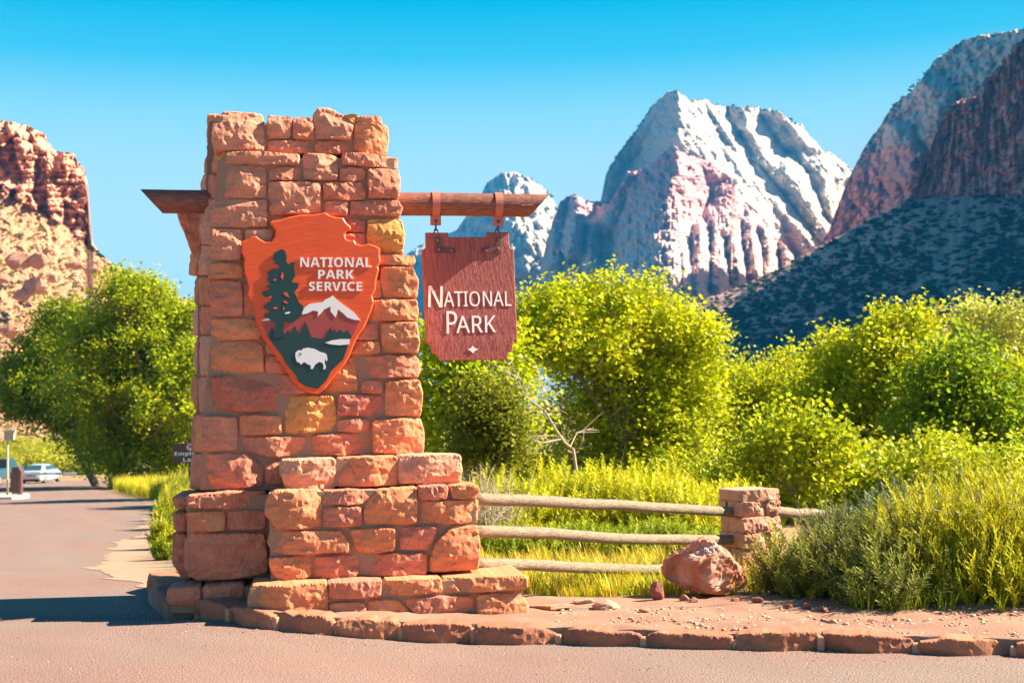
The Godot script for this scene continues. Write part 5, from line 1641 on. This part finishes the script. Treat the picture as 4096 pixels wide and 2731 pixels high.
func tuft(sd: int, n: int, h: float, w: float, lean: float) -> ArrayMesh:      # grass blades from one root
	var g := rnd(sd)
	var st := newst()
	for i in n:
		var an := g.randf() * TAU
		var out := Vector3(cos(an), 0, sin(an))
		var side := out.cross(Vector3.UP) * w
		var base := out * g.randf() * 0.04
		var hh := h * g.randf_range(0.55, 1.1)
		var l := lean * g.randf_range(0.3, 1.3) * hh
		var q := [base, base + Vector3.UP * hh * 0.45 + out * l * 0.2, base + Vector3.UP * hh * 0.8 + out * l * 0.6, base + Vector3.UP * hh * 0.95 + out * l]
		for k in 3:
			var wa := side * (1.0 - k * 0.25)
			var wb := side * (0.75 - k * 0.25) if k < 2 else Vector3.ZERO
			if k < 2: quad(st, q[k] - wa, q[k] + wa, q[k + 1] + wb, q[k + 1] - wb, out)
			else: tri(st, q[k] - wa, q[k] + wa, q[k + 1], out)
	return done(st)
var sprays := []
func vary(a: Color, b: Color, g: RandomNumberGenerator, lo := 0.75, hi := 1.25) -> Color:
	var c := a.lerp(b, g.randf()) * g.randf_range(lo, hi)
	c.a = 1
	return c
# crown lobes: [x, v, radius] in the picture at distance d; the trunk stands on the ground below column bx
func tree(called: String, label: String, d: float, bx: float, lobes: Array, c1: Color, c2: Color, sd: int, dens := 1.0, size := 1.0, bark: Material = null) -> void:
	var g := rnd(sd)
	var f := ground_at(bx, d)
	var o := thing(called, f, label, "tree", "cottonwood trees in the valley" if called == "cottonwood_tree" else "")
	var st := newst()
	var tr := []
	var co := []
	var top := Vector3.ZERO
	for l in lobes: top += (vat(l[0], l[1], d) - f) / lobes.size()
	var fork := top * Vector3(0.6, 0.42, 0.6)
	var hgt := top.y
	var tw := clampf(hgt * 0.035, 0.06, 0.28)
	add_tube(st, [Vector3(0, -0.2, 0), fork * 0.5 + Vector3(0.12, 0, 0) * g.randfn(), fork], [tw * 1.25, tw, tw * 0.85], 9, 0.2, sd)
	for l in lobes:
		var r: float = l[2] * 1.04 * d / 3000.0
		var c := vat(l[0], l[1], d) - f
		c += Vector3(0, 0, g.randf_range(-1.0, 1.0) * r * 0.9)
		var mid := fork.lerp(c, 0.5) + Vector3(g.randfn(), g.randfn() * 0.5, g.randfn()) * r * 0.18
		add_tube(st, [fork, mid, c, c + (c - mid) * 0.15 + Vector3(g.randfn(), g.randfn(), g.randfn()) * r * 0.15], [tw * 0.6, tw * 0.38, tw * 0.2, 0.008], 6, 0.15, sd)
		for q in 7:
			var dir := Vector3(g.randfn(), g.randfn() * 0.8 + 0.3, g.randfn()).normalized()
			add_tube(st, [mid.lerp(c, g.randf_range(0.2, 1.0)), c + dir * r * 0.5, c + dir * r * 0.92 + Vector3(g.randfn(), g.randfn(), g.randfn()) * 0.1 * r], [tw * 0.14, tw * 0.09, 0.005], 4, 0.0, 0, false)
		var n := int(200.0 * r * r * dens / (size * size))
		var tufts := []
		for q in 40: tufts.append(Vector3(g.randfn(), g.randfn() * 0.85, g.randfn()).normalized() * Vector3(1, 0.72, 1) * r * g.randf_range(0.4, 1.42))
		for q in n:
			var v: Vector3
			if q % 6 == 0: v = Vector3(g.randfn(), g.randfn() * 0.85, g.randfn()).normalized() * r * pow(g.randf(), 0.4)
			else: v = tufts[q % 40] + Vector3(g.randfn(), g.randfn() * 0.8, g.randfn()) * r * 0.1
			var s := size * g.randf_range(0.75, 1.25)
			tr.append(Transform3D(Basis.from_euler(Vector3(g.randf_range(-0.6, 0.6), g.randf() * TAU, g.randf_range(-0.6, 0.6))).scaled(Vector3(s, s, s)), c + v))
			co.append(vary(c1, c2, g).lerp(Color(0.7, 0.5, 0.02), 0.5 if g.randf() < 0.04 else 0.0))
	part("trunk", done(st), bark if bark else M.limb, o)
	many("crown", sprays[sd % 3], M.leaf, tr, co, o).set_meta("kind", "stuff")
func shrub(called: String, label: String, group: String, foot: Vector3, rad: float, h: float, n: int, mesh: Mesh, c1: Color, c2: Color, sd: int, upright := 0.5, stems := 9, smat: Material = null, scale := 1.0, category := "shrub") -> void:
	var g := rnd(sd)
	var o := thing(called, foot, label, category, group)
	var tr := []
	var co := []
	var humps := []
	for i in 7: humps.append([Vector3(g.randfn() * 0.42 * rad, 0, g.randfn() * 0.42 * rad), g.randf_range(0.65, 1.0)])
	for i in n:
		var hp: Array = humps[i % 7]
		var dir := Vector3(g.randfn(), absf(g.randfn()) * 0.9 + 0.1, g.randfn()).normalized()
		var q := pow(g.randf(), 0.45)
		var p: Vector3 = hp[0] + Vector3(dir.x * rad * 0.62, dir.y * h * hp[1] * 0.86, dir.z * rad * 0.62) * q
		p.y = maxf(p.y, 0.02)
		var up := (dir * (1.0 - upright) + Vector3.UP * upright + Vector3(g.randfn(), g.randfn(), g.randfn()) * 0.16).normalized()
		var x := up.cross(Vector3(g.randfn(), g.randfn(), g.randfn())).normalized()
		var s := scale * g.randf_range(0.7, 1.25)
		tr.append(Transform3D(Basis(x, up, x.cross(up)).scaled(Vector3(s, s, s)), p - up * 0.1 * s))
		co.append(vary(c1, c2, g))
	many("foliage", mesh, M.needle, tr, co, o).set_meta("kind", "stuff")
	var st := newst()
	for i in stems:
		var hp: Array = humps[i % 7]
		var a := Vector3(g.randfn() * 0.1 * rad, -0.05, g.randfn() * 0.1 * rad)
		var e: Vector3 = hp[0] * 1.2 + Vector3(g.randfn() * 0.3 * rad, h * g.randf_range(0.5, 0.92), g.randfn() * 0.3 * rad)
		var m := a.lerp(e, 0.5) + Vector3(g.randfn(), 0, g.randfn()) * 0.08 * rad
		add_tube(st, [a, m, e], [0.014, 0.009, 0.003], 5, 0.0, 0, false)
		for j in 3: add_tube(st, [m.lerp(e, 0.3 * j), m.lerp(e, 0.3 * j) + Vector3(g.randfn(), absf(g.randfn()) + 0.4, g.randfn()) * 0.16 * h], [0.006, 0.002], 4, 0.0, 0, false)
	part("stems", done(st), smat if smat else M.bark, o)
func grass(called: String, label: String, spots: Array, mesh: Mesh, c1: Color, c2: Color, sd: int, s0 := 0.7, s1 := 1.3) -> void:
	var g := rnd(sd)
	var tr := []
	var co := []
	for p in spots:
		var s := g.randf_range(s0, s1)
		tr.append(Transform3D(Basis(Vector3.UP, g.randf() * TAU).scaled(Vector3(s, s, s)), p))
		co.append(vary(c1, c2, g))
	tag(many(called, mesh, M.needle, tr, co), label, "grass", "", "stuff")
func build_plants() -> void:
	for i in 3: sprays.append(leaf_spray(60 + i, 18, 0.4, 0.105))
	var Y1 := Color(0.6, 0.58, 0.012)
	var Y2 := Color(0.36, 0.46, 0.012)
	var D1 := Color(0.3, 0.38, 0.012)
	var D2 := Color(0.15, 0.25, 0.012)
	tree("cottonwood_tree", "largest rounded yellow green cottonwood behind the log rails", 33, 1420, [[1260, 715, 65], [1310, 680, 48], [1400, 680, 65], [1480, 710, 70], [1560, 760, 68], [1600, 800, 55], [1340, 780, 100], [1450, 790, 110], [1550, 860, 85], [1250, 800, 80], [1400, 900, 100], [1500, 950, 95], [1590, 930, 65], [1350, 1000, 90], [1470, 1040, 90], [1570, 1030, 70], [1620, 745, 26], [1230, 720, 50]], Y1, Y2, 1)
	tree("cottonwood_tree", "yellow green cottonwood directly behind the hanging board", 30, 1060, [[1000, 800, 60], [1060, 770, 70], [1130, 790, 75], [1000, 880, 70], [1100, 880, 80], [990, 960, 60], [1080, 980, 80], [1160, 980, 70], [1020, 1050, 60], [1180, 900, 60]], Color(0.52, 0.55, 0.014), Y2, 2, 0.9)
	tree("cottonwood_tree", "low yellow cottonwood filling the gap beside the largest cottonwood", 40, 1720, [[1660, 900, 70], [1720, 890, 65], [1780, 880, 60], [1830, 850, 60], [1690, 980, 75], [1770, 980, 80], [1840, 940, 70], [1650, 1050, 60], [1740, 1060, 70], [1860, 1030, 70]], Color(0.58, 0.54, 0.012), Y2, 3)
	tree("cottonwood_tree", "cottonwood with a ragged top in front of the shaded slope", 36, 1930, [[1910, 830, 60], [1930, 790, 35], [1960, 880, 75], [1890, 920, 70], [1940, 980, 80], [1870, 1010, 60], [1990, 1000, 70], [1920, 1060, 70]], Y1, Y2, 4)
	tree("cottonwood_tree", "tall leafy cottonwood with two crests before the canyon wall", 35, 2060, [[2000, 775, 45], [2060, 750, 50], [2100, 745, 45], [2040, 830, 80], [2110, 820, 75], [2010, 900, 70], [2080, 920, 85], [2060, 1000, 80], [2130, 900, 60]], Y1, D1, 5)
	tree("cottonwood_tree", "deep green shadowy cottonwood standing above the shrubs", 30, 2190, [[2160, 860, 65], [2220, 830, 65], [2190, 930, 85], [2260, 900, 75], [2150, 990, 80], [2230, 1010, 90], [2300, 980, 70], [2180, 1070, 80], [2280, 1070, 70]], D1, D2, 6, 1.1)
	tree("cottonwood_tree", "pale thinly leaved cottonwood rising behind the deep green one", 48, 2270, [[2200, 745, 40], [2250, 730, 50], [2310, 735, 50], [2360, 740, 45], [2240, 800, 60], [2310, 810, 65], [2370, 800, 60], [2280, 870, 60]], Color(0.55, 0.56, 0.12), Color(0.42, 0.46, 0.08), 7, 0.6, 1.0, M.pale)
	tree("cottonwood_tree", "cottonwood cut by the frame beside the deep green one", 32, 2400, [[2350, 870, 60], [2340, 950, 70], [2410, 900, 80], [2350, 1040, 75], [2420, 1000, 80]], Y1, D1, 8)
	tree("cottonwood_tree", "small spreading cottonwood with a dark bare trunk behind the stone post", 25, 1808, [[1760, 1000, 55], [1820, 980, 60], [1880, 1010, 55], [1790, 1060, 50], [1850, 1060, 50], [1730, 1050, 45], [1910, 1060, 45]], Color(0.46, 0.5, 0.012), D1, 9, 0.9)
	tree("cottonwood_tree", "dark green broad cottonwood overhanging the road", 80, 225, [[60, 850, 60], [110, 790, 60], [150, 740, 55], [190, 790, 70], [90, 920, 70], [170, 870, 80], [60, 930, 45], [140, 940, 60], [230, 930, 80], [225, 1000, 70], [255, 1050, 45], [40, 880, 60], [20, 920, 50], [130, 730, 40], [250, 880, 60]], Color(0.34, 0.42, 0.012), Color(0.13, 0.22, 0.012), 10, 1.1, 1.55)
	tree("cottonwood_tree", "bright leafy cottonwood between the dark one and the pillar", 74, 380, [[300, 690, 55], [340, 665, 45], [280, 650, 30], [380, 720, 60], [430, 740, 55], [300, 780, 80], [390, 810, 80], [450, 830, 60], [320, 880, 80], [410, 910, 80], [300, 980, 70], [390, 1000, 75], [460, 960, 60], [250, 830, 60], [240, 980, 70], [230, 900, 70], [215, 800, 60], [250, 740, 55], [280, 1050, 60], [370, 1060, 55], [440, 1050, 50]], Color(0.48, 0.52, 0.012), Color(0.18, 0.28, 0.012), 11, 1.05, 1.5)
	tree("cottonwood_tree", "cottonwood standing in line behind the stone pillar", 50, 620, [[560, 800, 70], [640, 780, 75], [580, 880, 80], [660, 890, 80], [540, 960, 70], [620, 990, 80], [700, 970, 70]], Y1, D1, 13)
	tree("cottonwood_tree", "rounded cottonwood half way between the pillar and the juniper", 42, 820, [[780, 820, 70], [850, 800, 75], [800, 900, 80], [880, 900, 70], [760, 980, 70], [840, 1000, 80], [910, 980, 60]], Y1, Y2, 14)
	tree("juniper_tree", "dark olive juniper beside the pillar below the hanging board", 24, 1125, [[1110, 900, 35], [1130, 940, 50], [1090, 960, 45], [1150, 980, 50], [1110, 1010, 60], [1160, 1030, 45], [1075, 1030, 40]], Color(0.26, 0.27, 0.02), Color(0.12, 0.15, 0.015), 12, 1.5, 0.6)
	# dead fallen tree
	var dp := ground_at(1300, 28.0)
	var dead := thing("dead_tree", dp, "bleached dead tree leaning between the juniper and the largest cottonwood", "tree")
	var st := newst()
	var g := rnd(91)
	var a := vat(1318, 1030, 28.0) - dp
	var b := vat(1180, 880, 27.0) - dp
	var trunk := []
	var rr := []
	for i in 7:
		var t := i / 6.0
		trunk.append(a.lerp(b, t) + Vector3(g.randfn(), g.randfn(), g.randfn()) * 0.05); rr.append(lerpf(0.03, 0.012, t))
	trunk.push_front(Vector3(0.35, -0.1, 0)); rr.push_front(0.034)
	add_tube(st, trunk, rr, 7, 0.2, 4)
	part("trunk", done(st), M.pale, dead)
	for i in 12:
		st = newst()
		var s: Vector3 = trunk[1 + i % 6].lerp(trunk[mini(2 + i % 6, 7)], g.randf())
		var dir := Vector3(g.randf_range(-1.0, 0.6), g.randf_range(-0.1, 1.0), g.randfn() * 0.6).normalized()
		var l := g.randf_range(0.4, 1.1)
		var m := s + dir * l * 0.5 + Vector3(g.randfn(), g.randfn(), g.randfn()) * 0.06
		var e := s + dir * l + Vector3(g.randfn(), g.randfn(), g.randfn()) * 0.12
		add_tube(st, [s, m, e], [0.013, 0.009, 0.003], 5)
		for j in 3: add_tube(st, [m.lerp(e, j * 0.3), e + Vector3(g.randfn(), g.randfn(), g.randfn()) * 0.25], [0.009, 0.003], 4)
		part("branch", done(st), M.pale, dead)
	# shrubs
	var sp1 := sprig(1, 28, 0.3, 0.009, 0.05, 0.75)
	var sp2 := sprig(2, 26, 0.34, 0.0075, 0.06, 0.5)
	var sp4 := sprig(4, 26, 0.3, 0.011, 0.06, 0.7)
	var sp3 := sprig(3, 14, 0.4, 0.003, 0.05, 0.4)
	var SG1 := Color(0.4, 0.39, 0.04)
	var SG2 := Color(0.19, 0.21, 0.05)
	var RB1 := Color(0.6, 0.55, 0.02)
	var RB2 := Color(0.38, 0.4, 0.02)
	shrub("sagebrush", "grey green sagebrush next to the boulder and the stone post", "", on_ground(1885, 1378), 0.42, 0.68, 760, sp1, SG1, SG2, 101)
	shrub("sagebrush", "dark grey green sagebrush behind the one next to the boulder", "", on_ground(1950, 1345), 0.5, 0.95, 900, sp1, Color(0.17, 0.2, 0.08), SG2, 102)
	shrub("sagebrush", "wide olive sagebrush in the middle of the roadside shrubs", "", on_ground(2010, 1392), 0.6, 0.95, 1300, sp1, Color(0.26, 0.28, 0.04), SG2, 103)
	shrub("rabbitbrush", "tall yellow green rabbitbrush over dark gaps by the kerb", "", on_ground(2130, 1390), 0.7, 1.18, 1500, sp2, RB1, SG1, 104)
	shrub("rabbitbrush", "tallest wispy yellow rabbitbrush with bare grey stems at its foot", "", on_ground(2290, 1398), 0.75, 1.25, 1500, sp2, RB1, RB2, 105, 0.6, 26, M.pale)
	shrub("rabbitbrush", "rabbitbrush cut by the frame beyond the tallest one", "", on_ground(2430, 1395), 0.7, 1.2, 1100, sp2, RB1, RB2, 106)
	shrub("sagebrush", "blue green sagebrush showing above the other roadside shrubs", "", on_ground(2040, 1325), 0.75, 1.25, 1200, sp1, Color(0.2, 0.26, 0.13), Color(0.12, 0.17, 0.09), 107)
	shrub("rabbitbrush", "hazy yellow rabbitbrush behind the roadside shrubs", "", on_ground(2220, 1310), 0.9, 1.35, 1200, sp2, RB1, RB2, 108)
	shrub("sagebrush", "small grey sagebrush hiding the foot of the stone post", "", on_ground(1812, 1376), 0.2, 0.3, 170, sp1, SG1, SG2, 109)
	for i in 9:
		var q: Array = [[1190, 1262, 0.7, 1.0], [1290, 1258, 0.75, 1.15], [1390, 1252, 0.8, 1.2], [1480, 1255, 0.75, 1.0], [1570, 1258, 0.7, 0.9], [1340, 1225, 0.9, 1.3], [1460, 1215, 0.95, 1.2], [1230, 1232, 0.8, 1.1], [1640, 1235, 0.8, 0.9]][i]
		shrub("rabbitbrush", "bushy bright yellow rabbitbrush behind the log rails", "rabbitbrush behind the rails", on_ground(q[0], q[1]), q[2] * 1.15, q[3] * 1.1, 1000, sp4, Color(0.68, 0.62, 0.02), Color(0.42, 0.46, 0.02), 120 + i, 0.45, 8, null, 1.3)
	for i in 6:
		var q: Array = [[1240, 1290, 0.4, 0.42], [1330, 1284, 0.5, 0.5], [1425, 1288, 0.45, 0.45], [1510, 1282, 0.5, 0.5], [1590, 1290, 0.4, 0.42], [1160, 1286, 0.4, 0.5]][i]
		shrub("green_shrub", "low fresh green shrub between the log rails and the rabbitbrush", "low shrubs behind the rails", on_ground(q[0], q[1]), q[2], q[3], 420, sp4, Color(0.42, 0.46, 0.02), Color(0.22, 0.3, 0.02), 220 + i, 0.45, 6)
	shrub("dry_bush", "straw pale leafless bush sprouting beside the stepped base", "", on_ground(1135, 1280), 0.45, 1.25, 260, sp3, Color(0.55, 0.47, 0.3), Color(0.42, 0.36, 0.2), 140, 0.7, 60, M.pale)
	for i in 12:
		var q: Array = [[1690, 1175], [1750, 1180], [1650, 1165], [1830, 1180], [1900, 1185], [1980, 1190], [2060, 1190], [1560, 1170], [2150, 1190], [1420, 1165], [2260, 1190], [1300, 1165]][i]
		shrub("undergrowth_shrub", "loose yellow green bush under the cottonwoods", "bushes under the cottonwoods", on_ground(q[0], q[1]), 1.5, 2.1, 700, sprays[i % 3], Color(0.56, 0.54, 0.015), Color(0.3, 0.4, 0.015), 150 + i, 0.5, 6, null, 0.9)
	for i in 12:
		var q: Array = [[20, 1068], [60, 1050], [110, 1052], [150, 1062], [175, 1075], [200, 1082], [90, 1075], [40, 1030], [130, 1035], [225, 1090], [10, 1045], [165, 1045]][i]
		shrub("desert_shrub", "round yellow green shrub on the sandy ground beyond the car", "shrubs beyond the car", on_ground(q[0], q[1]), 1.8 + 0.9 * (i % 3), 1.9 + 0.7 * (i % 2), 420, sprays[i % 3], Color(0.5, 0.46, 0.03), Color(0.28, 0.32, 0.03), 190 + i, 0.4, 5, null, 1.6)
	# weeds and grass beside the road
	var tf := tuft(5, 16, 0.42, 0.006, 0.5)
	var tf2 := tuft(6, 12, 0.7, 0.007, 0.35)
	for i in 6:
		var q2: Array = [[372, 1262, 0.2, 0.45], [405, 1215, 0.4, 0.95], [382, 1195, 0.35, 0.75], [415, 1150, 0.6, 1.3], [395, 1145, 0.5, 1.0], [440, 1140, 0.7, 1.5]][i]
		shrub("verge_weed", "feathery golden green weed growing between the plinth and the lane sign", "weeds left of the plinth", on_ground(q2[0], q2[1]), q2[2], q2[3], 300, sp4, Color(0.6, 0.54, 0.03), Color(0.34, 0.4, 0.02), 210 + i, 0.65, 6, null, 0.9, "weed")
	for i in 5:
		var q: Array = [[378, 1288, 0.16, 0.3], [388, 1235, 0.25, 0.6], [398, 1180, 0.35, 0.8], [425, 1170, 0.5, 1.2], [440, 1200, 0.4, 1.1]][i]
		shrub("roadside_weed", ["low bright green weed at the foot of the stone plinth", "leafy green weed beside the stone plinth", "yellowing weed between the sandy shoulder and the plinth", "tall golden weed under the lane sign", "tall green weed against the left of the pillar"][i], "", on_ground(q[0], q[1]), q[2], q[3], [130, 220, 300, 380, 380][i], sp2 if i > 2 else sprig(30 + i, 22, 0.22, 0.009, 0.06, 0.6), Color(0.42, 0.42, 0.02), Color(0.2, 0.3, 0.02), 170 + i, 0.65, 8, null, 1.0, "weed")
	var spots := []
	for i in 3000:      # verge of the road
		var t := g.randf()
		var z := -lerpf(14.0, 66.0, pow(t, 0.8))
		var r := poly_y([[12, -2.4], [13.2, -2.9], [20, -5.0], [30, -7.5], [45, -12.0], [72, -22.4]], -z)
		var x := r + pow(g.randf(), 1.3) * lerpf(1.2, 7.0, t) + 0.15
		spots.append(Vector3(x, gy(x, z) - 0.02, z))
	for i in 3200:
		var z := -g.randf_range(36.0, 78.0)
		var r := poly_y([[30, -7.5], [45, -12.0], [72, -22.4], [80, -25.0]], -z)
		var x := r + pow(g.randf(), 1.2) * 13.0 + 0.2
		spots.append(Vector3(x, gy(x, z) - 0.02, z))
	grass("verge_grass", "tall yellow green grass along the road verge", spots, tf2, Color(0.66, 0.56, 0.04), Color(0.42, 0.44, 0.02), 180, 0.8, 1.5)
	spots = []
	for i in 1500:      # dry grass under the rails
		var p := on_ground(g.randf_range(1100, 1760), g.randf_range(1180, 1388))
		if p.z > -11.9 + 0.3 * nz.get_noise_1d(p.x * 3.0): continue
		if p.x < -0.35 and p.z > -12.6: continue
		spots.append(p)
	grass("dry_grass", "dry yellow grass under and behind the log rails", spots, tf, Color(0.72, 0.55, 0.08), Color(0.5, 0.46, 0.04), 181, 0.4, 0.85)
	spots = []
	for i in 700:
		var p := on_ground(g.randf_range(1215, 1560), g.randf_range(1330, 1384))
		if p.z > -11.75: continue
		spots.append(p)
	grass("fence_grass", "fresh green grass blades at the foot of the lowest rail", spots, tuft(8, 9, 0.3, 0.007, 0.6), Color(0.55, 0.52, 0.02), Color(0.3, 0.4, 0.02), 182, 0.5, 1.0)
	spots = []
	for i in 60:
		var p := on_ground(g.randf_range(1960, 2130) + (230.0 * g.randf() if i % 3 == 0 else 0.0), g.randf_range(1412, 1434))
		p.y = 0.0
		spots.append(p)
	grass("kerb_grass", "short green grass and weeds between the shrubs and the kerb", spots, tuft(9, 9, 0.16, 0.005, 0.7), Color(0.34, 0.38, 0.02), Color(0.2, 0.28, 0.02), 183)
	var gt := part("grass_clump", tuft(12, 60, 0.62, 0.006, 0.55), leaf_solid(Color(0.24, 0.32, 0.03)))
	gt.position = on_ground(2192, 1412) + Vector3.UP * 0.03
	tag(gt, "spiky green grass clump in front of the tallest rabbitbrush", "grass")
	spots = []
	for i in 1600:      # valley floor
		var p := Vector3(g.randf_range(-14, 34), 0, -g.randf_range(18, 75))
		if p.x < poly_y([[13.2, -2.5], [20, -4.5], [30, -7], [45, -11.5], [72, -20.0]], -p.z): continue
		p.y = gy(p.x, p.z)
		spots.append(p)
	grass("valley_grass", "rough grass of the valley floor between the trees", spots, tf2, Color(0.55, 0.5, 0.03), Color(0.35, 0.4, 0.02), 184, 0.6, 1.0)
func leaf_solid(c: Color) -> StandardMaterial3D:
	var m := leaf_mat(0.5, Color(0.7, 0.7, 0.6))
	m.vertex_color_use_as_albedo = false
	m.albedo_color = lin(c.r, c.g, c.b)
	return m
